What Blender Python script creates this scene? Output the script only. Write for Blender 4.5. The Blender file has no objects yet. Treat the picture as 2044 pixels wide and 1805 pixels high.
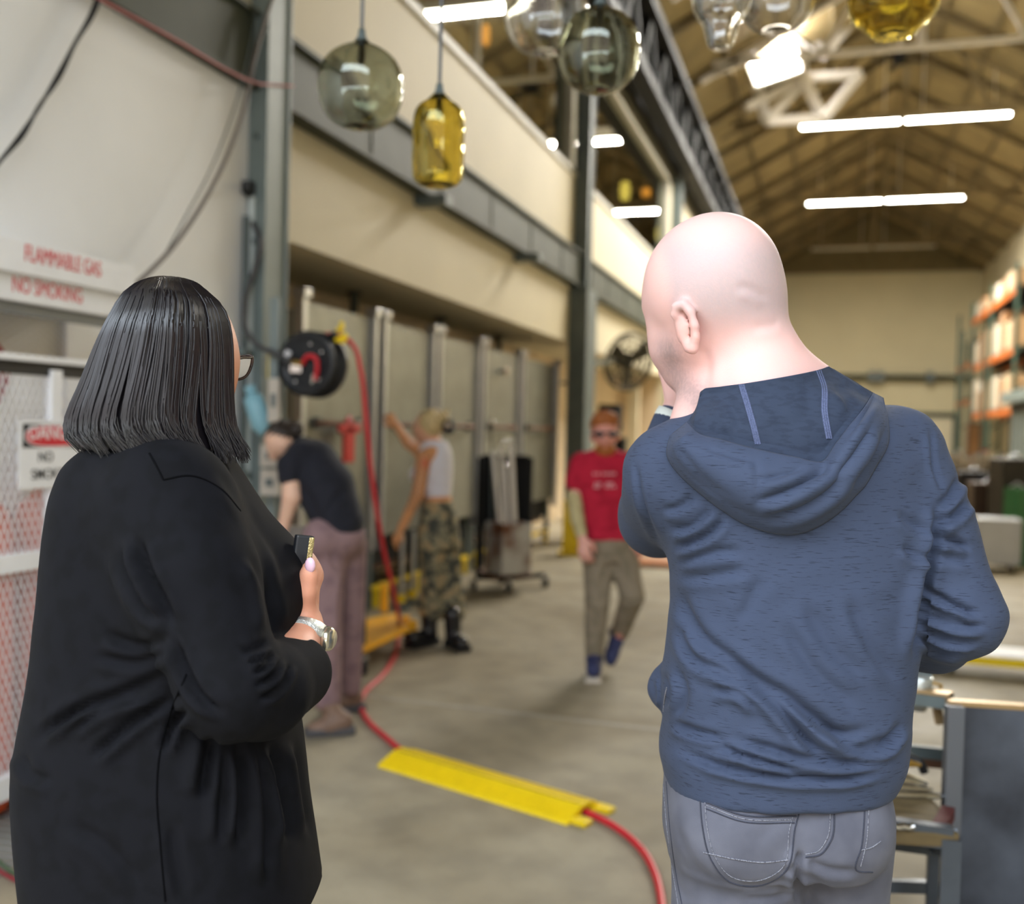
import bpy, bmesh, math, random
import numpy as np
from math import sin, cos, tan, pi, radians, sqrt, atan2
from mathutils import Vector, Matrix
from mathutils.bvhtree import BVHTree
random.seed(7); np.random.seed(7)
scene = bpy.context.scene
COL = scene.collection

# ------------------------------------------------------------------ camera
FPX, CX, CY = 2000.0, 1022.0, 902.5          # focal length and centre in pixels of the 2044x1805 frame
CAM = np.array([0.0, 0.0, 1.52])
_yaw, _pit, _rol = radians(17.43), radians(1.39), 0.025
_r0 = np.array([cos(_yaw), sin(_yaw), 0.0])
AF = np.array([-sin(_yaw)*cos(_pit), cos(_yaw)*cos(_pit), -sin(_pit)])
_u0 = np.cross(_r0, AF)
AR = cos(_rol)*_r0 + sin(_rol)*_u0
AU = -sin(_rol)*_r0 + cos(_rol)*_u0
cam = bpy.data.cameras.new('camera'); camo = bpy.data.objects.new('camera', cam); COL.objects.link(camo)
camo.matrix_world = Matrix(((AR[0], AU[0], -AF[0], CAM[0]), (AR[1], AU[1], -AF[1], CAM[1]), (AR[2], AU[2], -AF[2], CAM[2]), (0, 0, 0, 1)))
cam.sensor_width = 36.0; cam.lens = 36.0*FPX/2044.0; cam.clip_start = 0.05; cam.clip_end = 300
cam.dof.use_dof = True; cam.dof.focus_distance = 1.38; cam.dof.aperture_fstop = 2.55
scene.camera = camo
scene.cycles.use_denoising = True
scene.cycles.max_bounces = 10; scene.cycles.transparent_max_bounces = 16
scene.cycles.sample_clamp_indirect = 6.0
scene.cycles.caustics_reflective = False; scene.cycles.caustics_refractive = False

# ------------------------------------------------------------------ world, exposure
w = bpy.data.worlds.new('sky'); scene.world = w; w.use_nodes = True
w.node_tree.nodes['Background'].inputs[0].default_value = (0.80, 0.90, 1.0, 1)
w.node_tree.nodes['Background'].inputs[1].default_value = 9.0
scene.view_settings.view_transform = 'Standard'; scene.view_settings.look = 'None'
scene.view_settings.exposure = 0.0; scene.view_settings.gamma = 1.0
scene.view_settings.use_curve_mapping = False
DOOR_Y = -0.9                                     # the open end of the hall behind the camera
DX0, DX1, DZ1 = -3.2, 2.6, 5.4
_pl = bpy.data.lights.new('doorway_portal', 'AREA'); _pl.shape = 'RECTANGLE'; _pl.size = DX1-DX0; _pl.size_y = DZ1
_pl.cycles.is_portal = True
_po = bpy.data.objects.new('doorway_portal', _pl); COL.objects.link(_po)
_po.location = ((DX0+DX1)/2, DOOR_Y-0.02, DZ1/2); _po.rotation_euler = (radians(90), 0, 0)   # faces +Y, into the hall

def cpt(x, y, d):                                 # pixel + depth -> camera-frame metres
    return np.array([(x-CX)*d/FPX, -(y-CY)*d/FPX, d])
def c2w(P):
    P = np.asarray(P, float)
    return CAM + P[..., 0:1]*AR + P[..., 1:2]*AU + P[..., 2:3]*AF
def at(x, y, d):                                  # pixel + depth -> world
    return c2w(cpt(x, y, d))
def ray(x, y): return AF + (x-CX)/FPX*AR - (y-CY)/FPX*AU
def on(x, y, ax, v):                              # pixel -> world point on the plane axis=v
    r = ray(x, y); return CAM + (v-CAM[ax])/r[ax]*r
def depth_floor(x, y): return float((on(x, y, 2, 0)-CAM) @ AF)

# ------------------------------------------------------------------ materials
MATS = {}
def M(name, col, rough=0.6, metal=0.0, var=0.0, scale=8.0, bump=0.0, bscale=None, stretch=None, spec=0.5,
      col2=None, sheen=0.0, emit=0.0, trans=0.0, ior=1.45, coat=0.0, aniso=None, sharp=None):
    if name in MATS: return MATS[name]
    m = bpy.data.materials.new(name); m.use_nodes = True
    nt = m.node_tree; b = nt.nodes['Principled BSDF']; L = nt.links
    c = (*col, 1)
    b.inputs['Base Color'].default_value = c; b.inputs['Roughness'].default_value = rough
    b.inputs['Metallic'].default_value = metal; b.inputs['Specular IOR Level'].default_value = spec
    b.inputs['IOR'].default_value = ior
    if sheen: b.inputs['Sheen Weight'].default_value = sheen; b.inputs['Sheen Roughness'].default_value = 0.4
    if emit: b.inputs['Emission Color'].default_value = c; b.inputs['Emission Strength'].default_value = emit
    if trans: b.inputs['Transmission Weight'].default_value = trans
    if coat: b.inputs['Coat Weight'].default_value = coat
    if var or bump or col2:
        tc = nt.nodes.new('ShaderNodeTexCoord'); mp = nt.nodes.new('ShaderNodeMapping')
        L.new(tc.outputs['Object'], mp.inputs['Vector'])
        if stretch: mp.inputs['Scale'].default_value = stretch
        if var or col2:
            n = nt.nodes.new('ShaderNodeTexNoise'); n.inputs['Scale'].default_value = scale; n.inputs['Detail'].default_value = 5
            L.new(mp.outputs[0], n.inputs['Vector'])
            cr = nt.nodes.new('ShaderNodeValToRGB')
            lo, hi = sharp or (0.32, 0.68)
            cr.color_ramp.elements[0].position = lo; cr.color_ramp.elements[1].position = hi
            d = col2 or tuple(max(0, x*(1-var)) for x in col)
            e = col if col2 else tuple(min(1, x*(1+var*0.6)) for x in col)
            cr.color_ramp.elements[0].color = (*d, 1); cr.color_ramp.elements[1].color = (*e, 1)
            L.new(n.outputs['Fac'], cr.inputs['Fac']); L.new(cr.outputs[0], b.inputs['Base Color'])
        if bump:
            n2 = nt.nodes.new('ShaderNodeTexNoise'); n2.inputs['Scale'].default_value = bscale or scale*4; n2.inputs['Detail'].default_value = 4
            L.new(mp.outputs[0], n2.inputs['Vector'])
            bp = nt.nodes.new('ShaderNodeBump'); bp.inputs['Strength'].default_value = bump; bp.inputs['Distance'].default_value = 0.01
            L.new(n2.outputs['Fac'], bp.inputs['Height']); L.new(bp.outputs[0], b.inputs['Normal'])
    MATS[name] = m
    return m
def M_attr(name, rough=0.5, spec=0.4, sss=0.0, bump=0.0, bscale=300):
    m = bpy.data.materials.new(name); m.use_nodes = True
    nt = m.node_tree; b = nt.nodes['Principled BSDF']
    a = nt.nodes.new('ShaderNodeAttribute'); a.attribute_name = 'Col'
    nt.links.new(a.outputs['Color'], b.inputs['Base Color'])
    b.inputs['Roughness'].default_value = rough; b.inputs['Specular IOR Level'].default_value = spec
    if sss:
        b.inputs['Subsurface Weight'].default_value = sss; b.inputs['Subsurface Radius'].default_value = (0.012, 0.004, 0.002)
        b.inputs['Subsurface Scale'].default_value = 1.0
    if bump:
        tc = nt.nodes.new('ShaderNodeTexCoord'); n = nt.nodes.new('ShaderNodeTexNoise'); n.inputs['Scale'].default_value = bscale
        nt.links.new(tc.outputs['Object'], n.inputs['Vector'])
        bp = nt.nodes.new('ShaderNodeBump'); bp.inputs['Strength'].default_value = bump; bp.inputs['Distance'].default_value = 0.002
        nt.links.new(n.outputs['Fac'], bp.inputs['Height']); nt.links.new(bp.outputs[0], b.inputs['Normal'])
    MATS[name] = m
    return m
def lin(r, g, b):                                  # sRGB 0..255 -> linear
    f = lambda c: (c/255/12.92) if c/255 <= 0.04045 else ((c/255+0.055)/1.055)**2.4
    return (f(r), f(g), f(b))

# ------------------------------------------------------------------ objects
ORG = {}
def base_of(p): return ORG.get(p.name, Vector((0, 0, 0))) if p else Vector((0, 0, 0))
def tag(o, label=None, cat=None, group=None, kind=None):
    if label: o['label'] = label
    if cat: o['category'] = cat
    if group: o['group'] = group
    if kind: o['kind'] = kind
    return o
def thing(name, label, cat, loc=(0, 0, 0), group=None):
    o = bpy.data.objects.new(name, None); COL.objects.link(o); o.location = loc; o.empty_display_size = 0.1
    ORG[o.name] = Vector(loc)
    return tag(o, label, cat, group)
def link_mesh(name, me, mat, parent=None):
    o = bpy.data.objects.new(name, me); COL.objects.link(o)
    if mat: me.materials.append(mat)
    if parent: o.parent = parent
    ORG[o.name] = base_of(parent)
    return o
class G:
    """collects shapes in world coordinates; build() links them as one mesh object"""
    def __init__(s): s.v = []; s.f = []; s.sm = []
    def add(s, vs, fs, smooth=False):
        o = len(s.v); s.v += [tuple(map(float, p)) for p in vs]; s.f += [tuple(i+o for i in f) for f in fs]; s.sm += [smooth]*len(fs); return s
    def box(s, c, d, rz=0.0, rx=0.0, ry=0.0):
        m = Matrix.Rotation(rz, 3, 'Z') @ Matrix.Rotation(ry, 3, 'Y') @ Matrix.Rotation(rx, 3, 'X')
        vs = [Vector(c) + m @ Vector((sx*d[0]/2, sy*d[1]/2, sz*d[2]/2)) for sx in (-1, 1) for sy in (-1, 1) for sz in (-1, 1)]
        return s.add(vs, [(0, 1, 3, 2), (4, 6, 7, 5), (0, 4, 5, 1), (2, 3, 7, 6), (0, 2, 6, 4), (1, 5, 7, 3)])
    def bbox(s, lo, hi): return s.box([(a+b)/2 for a, b in zip(lo, hi)], [b-a for a, b in zip(lo, hi)])
    def beam(s, p, q, wd, ht, up=(0, 0, 1)):
        p, q = Vector(p), Vector(q); d = (q-p).normalized(); u = Vector(up)
        if abs(d.dot(u)) > 0.98: u = Vector((1, 0, 0))
        a = d.cross(u).normalized(); b = a.cross(d).normalized()
        vs = [e + a*(sx*wd/2) + b*(sy*ht/2) for e in (p, q) for sx, sy in ((-1, -1), (1, -1), (1, 1), (-1, 1))]
        return s.add(vs, [(0, 3, 2, 1), (4, 5, 6, 7), (0, 1, 5, 4), (1, 2, 6, 5), (2, 3, 7, 6), (3, 0, 4, 7)])
    def ibeam(s, p, q, wd, ht, t=0.02):
        u = Vector((0, 0, 1)); p, q = Vector(p), Vector(q)
        s.beam(p+u*(ht/2-t/2), q+u*(ht/2-t/2), wd, t); s.beam(p-u*(ht/2-t/2), q-u*(ht/2-t/2), wd, t)
        return s.beam(p, q, t, ht-2*t)
    def tube(s, pts, r, n=10, caps=True, smooth=True, closed=False):
        P = [Vector(p) for p in pts]; k = len(P)
        rr = [r]*k if np.isscalar(r) else list(r)
        T = [(P[(i+1) % k if closed else min(i+1, k-1)]-P[(i-1) % k if closed else max(i-1, 0)]).normalized() for i in range(k)]
        a = T[0].orthogonal().normalized(); vs = []
        for i in range(k):
            a = (a-T[i]*a.dot(T[i])).normalized(); b = T[i].cross(a)
            vs += [P[i]+(a*cos(2*pi*j/n)+b*sin(2*pi*j/n))*rr[i] for j in range(n)]
        m = k if closed else k-1
        fs = [(i*n+j, i*n+(j+1) % n, ((i+1) % k)*n+(j+1) % n, ((i+1) % k)*n+j) for i in range(m) for j in range(n)]
        s.add(vs, fs, smooth)
        if caps and not closed: s.add(vs[:n], [tuple(range(n-1, -1, -1))]); s.add(vs[-n:], [tuple(range(n))])
        return s
    def cyl(s, p, q, r, n=20): return s.tube([p, q], r, n)
    def lathe(s, prof, c, axis=(0, 0, 1), n=32, smooth=True):
        c = Vector(c); ax = Vector(axis).normalized(); a = ax.orthogonal().normalized(); b = ax.cross(a); vs = []
        for r, z in prof: vs += [c+ax*z+(a*cos(2*pi*j/n)+b*sin(2*pi*j/n))*max(r, 1e-4) for j in range(n)]
        fs = [(i*n+j, i*n+(j+1) % n, (i+1)*n+(j+1) % n, (i+1)*n+j) for i in range(len(prof)-1) for j in range(n)]
        return s.add(vs, fs, smooth)
    def ball(s, c, r, n=16, sq=(1, 1, 1)):
        k = n//2; c = Vector(c)
        vs = [c+Vector((r*sq[0]*sin(pi*i/k)*cos(2*pi*j/n), r*sq[1]*sin(pi*i/k)*sin(2*pi*j/n), r*sq[2]*cos(pi*i/k))) for i in range(k+1) for j in range(n)]
        return s.add(vs, [(i*n+j, (i+1)*n+j, (i+1)*n+(j+1) % n, i*n+(j+1) % n) for i in range(k) for j in range(n)], True)
    def prism(s, poly, ax, lo, hi):
        """poly: 2-D points in the two other axes, extruded along axis ax"""
        oth = [i for i in range(3) if i != ax]; vs = []
        for e in (lo, hi):
            for p in poly:
                v = [0, 0, 0]; v[oth[0]], v[oth[1]], v[ax] = p[0], p[1], e; vs.append(v)
        n = len(poly)
        return s.add(vs, [tuple(range(n-1, -1, -1)), tuple(range(n, 2*n))]+[(i, (i+1) % n, (i+1) % n+n, i+n) for i in range(n)])
    def build(s, name, mat, parent=None, bevel=0.0):
        o = base_of(parent); me = bpy.data.meshes.new(name)
        me.from_pydata([(x-o[0], y-o[1], z-o[2]) for x, y, z in s.v], [], s.f)
        me.polygons.foreach_set('use_smooth', s.sm)
        bm = bmesh.new(); bm.from_mesh(me); bmesh.ops.recalc_face_normals(bm, faces=bm.faces)
        if bevel: bmesh.ops.bevel(bm, geom=[e for e in bm.edges if len(e.link_faces) == 2 and e.calc_face_angle(0) > 0.6], offset=bevel, segments=2, affect='EDGES', profile=0.6)
        bm.to_mesh(me); bm.free(); me.update()
        return link_mesh(name, me, mat, parent)
def struct(name, g, mat, parent=None, bevel=0.0):
    o = g.build(name, mat, parent, bevel)
    if not parent: o['kind'] = 'structure'
    return o
def copy_tree(o, parent=None, delta=None):
    c = o.copy(); COL.objects.link(c); c.parent = parent
    if parent is None and delta is not None: c.location = Vector(o.location)+Vector(delta)
    ORG[c.name] = base_of(o)
    for ch in list(o.children): copy_tree(ch, c)
    return c
def spline(pts, n=40):
    P = np.array(pts, float); k = len(P)
    if k == 2: return [tuple(P[0]+(P[1]-P[0])*t) for t in np.linspace(0, 1, n)]
    t = np.r_[0, np.cumsum(np.linalg.norm(np.diff(P, axis=0), axis=1))]; out = []
    m = np.gradient(P, t, axis=0)
    for u in np.linspace(0, t[-1], n):
        i = min(np.searchsorted(t, u, side='right')-1, k-2); h = t[i+1]-t[i]; s = (u-t[i])/h
        out.append(tuple((2*s**3-3*s**2+1)*P[i]+(s**3-2*s**2+s)*h*m[i]+(-2*s**3+3*s**2)*P[i+1]+(s**3-s**2)*h*m[i+1]))
    return out
def text(body, size, loc, rot, mat, parent, name='lettering', sx=1.0, ext=0.001, align='LEFT', bold=0.0):
    c = bpy.data.curves.new(name, 'FONT'); c.body = body; c.size = size; c.extrude = ext; c.align_x = align; c.align_y = 'BOTTOM'
    c.offset = bold
    tmp = bpy.data.objects.new('tmp_text', c); COL.objects.link(tmp)
    me = bpy.data.meshes.new_from_object(tmp.evaluated_get(bpy.context.evaluated_depsgraph_get())); me.name = name
    bpy.data.objects.remove(tmp)
    mt = Matrix.LocRotScale(Vector(loc)-base_of(parent), Matrix.Rotation(rot[2], 3, 'Z') @ Matrix.Rotation(rot[0], 3, 'X'), Vector((sx, 1, 1)))
    me.transform(mt); me.materials.clear()
    return link_mesh(name, me, mat, parent)
# ------------------------------------------------------------------ shared materials
m_concrete = None
def floor_mat():
    m = bpy.data.materials.new('polished_concrete'); m.use_nodes = True; nt = m.node_tree; L = nt.links; b = nt.nodes['Principled BSDF']
    tc = nt.nodes.new('ShaderNodeTexCoord')
    def noise(s, det=6, dist=0.0):
        n = nt.nodes.new('ShaderNodeTexNoise'); n.inputs['Scale'].default_value = s; n.inputs['Detail'].default_value = det
        n.inputs['Distortion'].default_value = dist; L.new(tc.outputs['Object'], n.inputs['Vector']); return n
    def ramp(src, p0, c0, p1, c1):
        r = nt.nodes.new('ShaderNodeValToRGB'); r.color_ramp.elements[0].position = p0; r.color_ramp.elements[1].position = p1
        r.color_ramp.elements[0].color = (*c0, 1); r.color_ramp.elements[1].color = (*c1, 1); L.new(src, r.inputs[0]); return r
    r1 = ramp(noise(0.9, 7, 0.6).outputs['Fac'], 0.3, lin(136, 124, 101), 0.7, lin(168, 159, 138))
    r2 = ramp(noise(5.0, 8).outputs['Fac'], 0.35, (0.72, 0.72, 0.74), 0.6, (1, 1, 1))
    r3 = ramp(noise(38, 3).outputs['Fac'], 0.27, (0.55, 0.52, 0.50), 0.33, (1, 1, 1))
    mx = nt.nodes.new('ShaderNodeMix'); mx.data_type = 'RGBA'; mx.blend_type = 'MULTIPLY'; mx.inputs[0].default_value = 0.7
    L.new(r1.outputs[0], mx.inputs[6]); L.new(r2.outputs[0], mx.inputs[7])
    mx2 = nt.nodes.new('ShaderNodeMix'); mx2.data_type = 'RGBA'; mx2.blend_type = 'MULTIPLY'; mx2.inputs[0].default_value = 0.6
    L.new(mx.outputs[2], mx2.inputs[6]); L.new(r3.outputs[0], mx2.inputs[7]); L.new(mx2.outputs[2], b.inputs['Base Color'])
    rr = ramp(noise(2.2, 5).outputs['Fac'], 0.3, (0.5,)*3, 0.7, (0.72,)*3); L.new(rr.outputs[0], b.inputs['Roughness'])
    b.inputs['Specular IOR Level'].default_value = 0.2
    return m
m_floor = floor_mat()
m_white_wall = M('white_painted_wall', lin(236, 237, 238), 0.55, var=0.05, scale=1.2, bump=0.04, bscale=30)
m_cream = M('cream_painted_wall', lin(206, 196, 168), 0.6, var=0.06, scale=1.0, bump=0.05, bscale=25)
m_tan = M('tan_alcove_wall', lin(204, 184, 154), 0.7, var=0.08, scale=2)
m_soffit = M('olive_soffit', lin(192, 184, 158), 0.7, var=0.06, scale=2)
m_farwall = M('far_wall_paint', lin(204, 194, 160), 0.7, var=0.05, scale=0.6)
m_roof = M('wood_roof_deck', lin(138, 122, 86), 0.75, var=0.22, scale=1.4, bump=0.1, bscale=6)
m_rafter = M('dark_rafter', lin(108, 95, 67), 0.7, var=0.15, scale=3)
m_steel_green = M('green_grey_steel', lin(66, 70, 59), 0.55, spec=0.3, var=0.1, scale=4)
m_steel_blue = M('blue_grey_steel', lin(116, 128, 128), 0.45, var=0.1, scale=4)
m_steel_dark = M('dark_steel', lin(92, 102, 102), 0.5, metal=0.0, var=0.15, scale=5)
m_black_steel = M('black_steel', lin(18, 19, 20), 0.6, metal=0.0, spec=0.2, var=0.2, scale=6)
m_truss = M('white_steel', lin(222, 218, 212), 0.5, var=0.05, scale=5)
m_galv = M('galvanized_sheet', lin(138, 138, 128), 0.42, metal=0.5, var=0.14, scale=5, bump=0.03, bscale=9)
m_alu = M('bright_galvanized_tube', lin(190, 192, 196), 0.3, metal=0.85, var=0.08, scale=8)
m_chrome = M('polished_steel', lin(215, 215, 215), 0.15, metal=1.0)
m_black = M('black_rubber', lin(24, 24, 26), 0.5, var=0.15, scale=20)
m_black_pl = M('black_plastic', lin(34, 36, 40), 0.4, var=0.1, scale=20)
m_red = M('red_hose_rubber', lin(205, 40, 52), 0.4, var=0.08, scale=15)
m_redpaint = M('red_paint', lin(196, 22, 26), 0.4, var=0.08, scale=10)
m_yellow = M('yellow_plastic', lin(246, 212, 18), 0.42, var=0.06, scale=14, bump=0.05, bscale=60)
m_orange = M('orange_steel', lin(246, 180, 26), 0.45, var=0.1, scale=8)
m_rackorange = M('rack_orange', lin(196, 104, 42), 0.5, var=0.1, scale=5)
m_rackgreen = M('rack_green', lin(52, 74, 62), 0.5, var=0.1, scale=5)
m_cageW = M('white_cage_paint', lin(232, 232, 234), 0.45, var=0.04, scale=8)
m_brass = M('brass_fitting', lin(196, 160, 84), 0.3, metal=0.9, var=0.1, scale=30)
m_card = M('cardboard', lin(176, 136, 96), 0.8, var=0.12, scale=6)
m_wood = M('worn_wood', lin(104, 88, 58), 0.75, var=0.35, scale=6, stretch=(1, 6, 1), bump=0.15, bscale=30)
m_rust = M('rusted_steel', lin(96, 66, 46), 0.7, metal=0.2, var=0.35, scale=9, bump=0.2, bscale=40)
m_glasspane = None

# ------------------------------------------------------------------ the hall
XL, XR, YF, YB = -3.3, 6.7, 51.0, DOOR_Y
XN = -3.22                                        # face of the near white wall
XC, ZE, ZR = 1.65, 9.5, 12.2
WZ0, WZ1, WY0, WY1 = 4.88, 6.75, 5.7, 20.9        # clerestory window band
floor = struct('floor', G().bbox((-4.4, YB-9, -0.12), (XR+0.2, YF+0.2, 0)), m_floor)
m_joint = M('pale_joint_filler', lin(152, 144, 128), 0.6, var=0.15, scale=9)
for y0, y1, nm in ((5.05, 5.10, 'floor_joint'), (11.3, 11.34, 'floor_joint')):
    struct(nm, G().bbox((-3.2, y0, 0), (XR, y1, 0.0015)), m_joint, floor)

m_fascia = M('dark_fascia', lin(82, 78, 62), 0.7, var=0.1, scale=2)
wl = struct('wall_left', G().bbox((XL-0.18, YB, 0), (XN, 5.20, 3.5)), m_white_wall)
struct('wall_panel', G().bbox((XL-0.18, 5.20, 2.67), (XL, 21.2, 3.6)), m_cream, wl)
struct('wall_panel', G().bbox((XL-0.18, YB, 3.5), (XN, 5.2, 9.9)), m_cream, wl)
struct('wall_panel', G().bbox((XL-0.18, 5.2, 3.6), (XL, WY1, WZ0)), m_cream, wl)
struct('wall_panel', G().bbox((XL-0.18, 5.2, WZ1), (XL, WY1, 9.9)), m_fascia, wl)
struct('wall_panel', G().bbox((XL-0.18, WY1, 3.6), (XL, YF, WZ1)), m_cream, wl)
struct('wall_panel', G().bbox((XL-0.18, WY1, WZ1), (XL, YF, 9.9)), m_fascia, wl)
struct('wall_panel', G().bbox((XL-0.18, 21.2, 0), (XL, YF, 3.6)), m_cream, wl)
# recessed bay with the kilns
struct('wall_alcove', G().bbox((-4.5, 5.10, 0), (-4.3, 21.3, 2.9)), m_tan)
struct('wall_alcove_end', G().bbox((-4.3, 5.10, 0), (XL-0.18, 5.20, 2.9)), m_tan)
struct('wall_alcove_end', G().bbox((-4.3, 21.2, 0), (XL-0.18, 21.3, 2.9)), m_tan)
struct('ceiling_alcove', G().bbox((-4.3, 5.2, 2.67), (XL-0.18, 21.2, 2.78)), m_soffit)
struct('wall_right', G().bbox((XR, YB, 0), (XR+0.2, YF, 9.9)), m_cream)
wf = struct('wall_far', G().prism([(XL-0.3, 0), (XR+0.3, 0), (XR+0.3, 9.9), (XC, 12.6), (XL-0.3, 9.9)], 1, YF, YF+0.2), m_farwall)
struct('gable_shade_band', G().prism([(XL, 9.35), (XR, 9.35), (XR, 9.8), (XC, 12.3), (XL, 9.8)], 1, YF-0.06, YF), M('gable_shade_brown', lin(120, 108, 78), 0.8, var=0.1, scale=2), wf)  # shade above the lamps' cut-off, painted as a darker band
g = G()                                            # front wall around the open door behind the camera
g.bbox((XL-0.18, YB-0.2, 0), (DX0, YB, 9.9)); g.bbox((DX1, YB-0.2, 0), (XR+0.2, YB, 9.9)); g.bbox((DX0, YB-0.2, DZ1), (DX1, YB, 9.9))
g.prism([(XL-0.3, 9.9), (XR+0.3, 9.9), (XC, 12.6)], 1, YB-0.2, YB)
struct('wall_front', g, m_cream)
def zroof(x): return ZR-(ZR-ZE)*abs(x-XC)/(XC-XL)
ceil = struct('ceiling', G().prism([(XL-0.5, zroof(XL-0.5)), (XC, ZR), (XC, ZR+0.15), (XL-0.5, zroof(XL-0.5)+0.15)], 1, YB-0.3, YF+0.3)
       .prism([(XC, ZR), (XR+0.5, zroof(XR+0.5)), (XR+0.5, zroof(XR+0.5)+0.15), (XC, ZR+0.15)], 1, YB-0.3, YF+0.3), m_roof)
for k, y in enumerate(np.arange(13.9, YF, 3.08)):
    g = G()
    for xa in (XL, XR): g.beam((xa, y, zroof(xa)-0.11), (XC, y, ZR-0.11), 0.12, 0.22)
    struct('rafter', g, m_rafter, ceil)
for x in (-2.4, -1.3, -0.2, 0.9, 2.4, 3.5, 4.6, 5.7):
    struct('purlin', G().beam((x, YB, zroof(x)-0.06), (x, YF, zroof(x)-0.06), 0.08, 0.12), m_rafter, ceil)

sky_blocker = struct('added_sky_blocker', G().bbox((-16, -13.3, 0), (18, -13, 8.5)), M('sky_blocker_brown', lin(120, 104, 92), 0.8, var=0.2, scale=3))  # unseen wall added to block low sky, so daylight falls more steeply
# columns and crane beam along the left wall
for n, y in enumerate((5.06, 13.0, 21.4, 29.5, 37.6, 45.7)):
    g = G(); m = m_steel_blue if n == 0 else m_steel_dark
    g.bbox((XL, y, 0), (-3.10, y+0.02, 6.9)); g.bbox((XL, y+0.24, 0), (-3.10, y+0.26, 6.9)); g.bbox((XL, y+0.02, 0), (-3.115, y+0.24, 6.9))
    if n: g.bbox((XL, y-0.15, 0), (-3.05, y+0.42, 3.38))
    col = struct('column_%d' % (n+1), g, m)
    if n == 0:
        for z in (3.15, 2.55, 1.9, 1.2):
            struct('bolt', G().cyl((-3.17, y-0.015, z), (-3.17, y, z), 0.018, 8), m_steel_dark, col)
beam = struct('beam_crane', G().bbox((XL+0.005, YB, 3.41), (-3.19, YF, 3.85)).bbox((XL+0.005, YB, 3.41), (-3.15, YF, 3.435)).bbox((XL+0.005, YB, 3.825), (-3.15, YF, 3.85)), m_steel_green)
for y in np.arange(1.2, 21, 1.35):
    struct('stiffener', G().bbox((-3.19, y, 3.44), (-3.182, y+0.015, 3.82)), m_steel_green, beam)
for y in (7.65, 10.4):
    struct('bracket', G().bbox((-3.3, y, 3.33), (-3.02, y+0.14, 3.41)), m_steel_dark, beam)

# clerestory window: frame, panes, dark room behind
win = thing('window_1', 'long clerestory window band reflecting the hall lights high on the left wall', None, (XL, WY0, WZ0)); del win['label']; win['kind'] = 'structure'
m_frame = M('window_frame_paint', lin(188, 184, 168), 0.5, var=0.05, scale=5)
fr = G()
fr.bbox((XL-0.12, WY0, WZ0-0.02), (XL+0.03, WY1, WZ0+0.05)); fr.bbox((XL-0.12, WY0, WZ1-0.07), (XL+0.03, WY1, WZ1+0.01))
fr.build('window_frame', m_frame, win)
ys = [WY0, 9.3, 12.8, 17.0, WY1-0.12]
for y in (WY0, 12.68, WY1-0.2): G().bbox((XL-0.12, y, WZ0), (XL+0.03, y+0.2, WZ1)).build('mullion', m_frame, win)
mg = bpy.data.materials.new('window_glass'); mg.use_nodes = True; nt = mg.node_tree; nt.nodes.clear()
o_ = nt.nodes.new('ShaderNodeOutputMaterial'); mx = nt.nodes.new('ShaderNodeMixShader'); tr = nt.nodes.new('ShaderNodeBsdfTransparent'); gl = nt.nodes.new('ShaderNodeBsdfGlossy')
tr.inputs[0].default_value = (0.62, 0.66, 0.6, 1); gl.inputs['Roughness'].default_value = 0.02; gl.inputs[0].default_value = (1, 0.98, 0.9, 1); mx.inputs[0].default_value = 0.42
nt.links.new(tr.outputs[0], mx.inputs[1]); nt.links.new(gl.outputs[0], mx.inputs[2]); nt.links.new(mx.outputs[0], o_.inputs[0])
for a, b in ((WY0+0.2, 12.68), (12.88, WY1-0.2)):
    G().bbox((XL-0.06, a, WZ0+0.05), (XL-0.05, b, WZ1-0.07)).build('pane', mg, win)
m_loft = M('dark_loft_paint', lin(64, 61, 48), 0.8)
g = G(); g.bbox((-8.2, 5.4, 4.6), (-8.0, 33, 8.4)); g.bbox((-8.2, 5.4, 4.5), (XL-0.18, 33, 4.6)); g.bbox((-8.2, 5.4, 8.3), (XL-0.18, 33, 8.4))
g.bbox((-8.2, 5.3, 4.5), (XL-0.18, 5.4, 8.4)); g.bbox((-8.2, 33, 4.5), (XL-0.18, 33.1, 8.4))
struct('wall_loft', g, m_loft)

# dark lattice girder under the eave
gd = thing('lattice_girder', 'dark steel lattice girder running along the left wall under the roof', 'girder', (-2.95, YB, 7.0))
G().beam((-2.95, YB+0.1, 7.05), (-2.95, YF-0.2, 7.05), 0.3, 0.16).build('bottom_chord', m_black_steel, gd)
G().beam((-2.95, YB+0.1, 8.25), (-2.95, YF-0.2, 8.25), 0.34, 0.18).build('top_chord', m_black_steel, gd)
G().bbox((-3.21, YB+0.1, 7.0), (-3.16, YF-0.2, 8.4)).build('backing_plate', m_black_steel, gd)
for k, y in enumerate(np.arange(12.5, 44, 1.5)):
    G().beam((-2.95, y, 7.1), (-2.95, y+0.75, 8.2), 0.1, 0.1).build('web_member', m_black_steel, gd)
    G().beam((-2.95, y+1.5, 7.1), (-2.95, y+0.75, 8.2), 0.1, 0.1).build('web_member', m_black_steel, gd)

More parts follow.
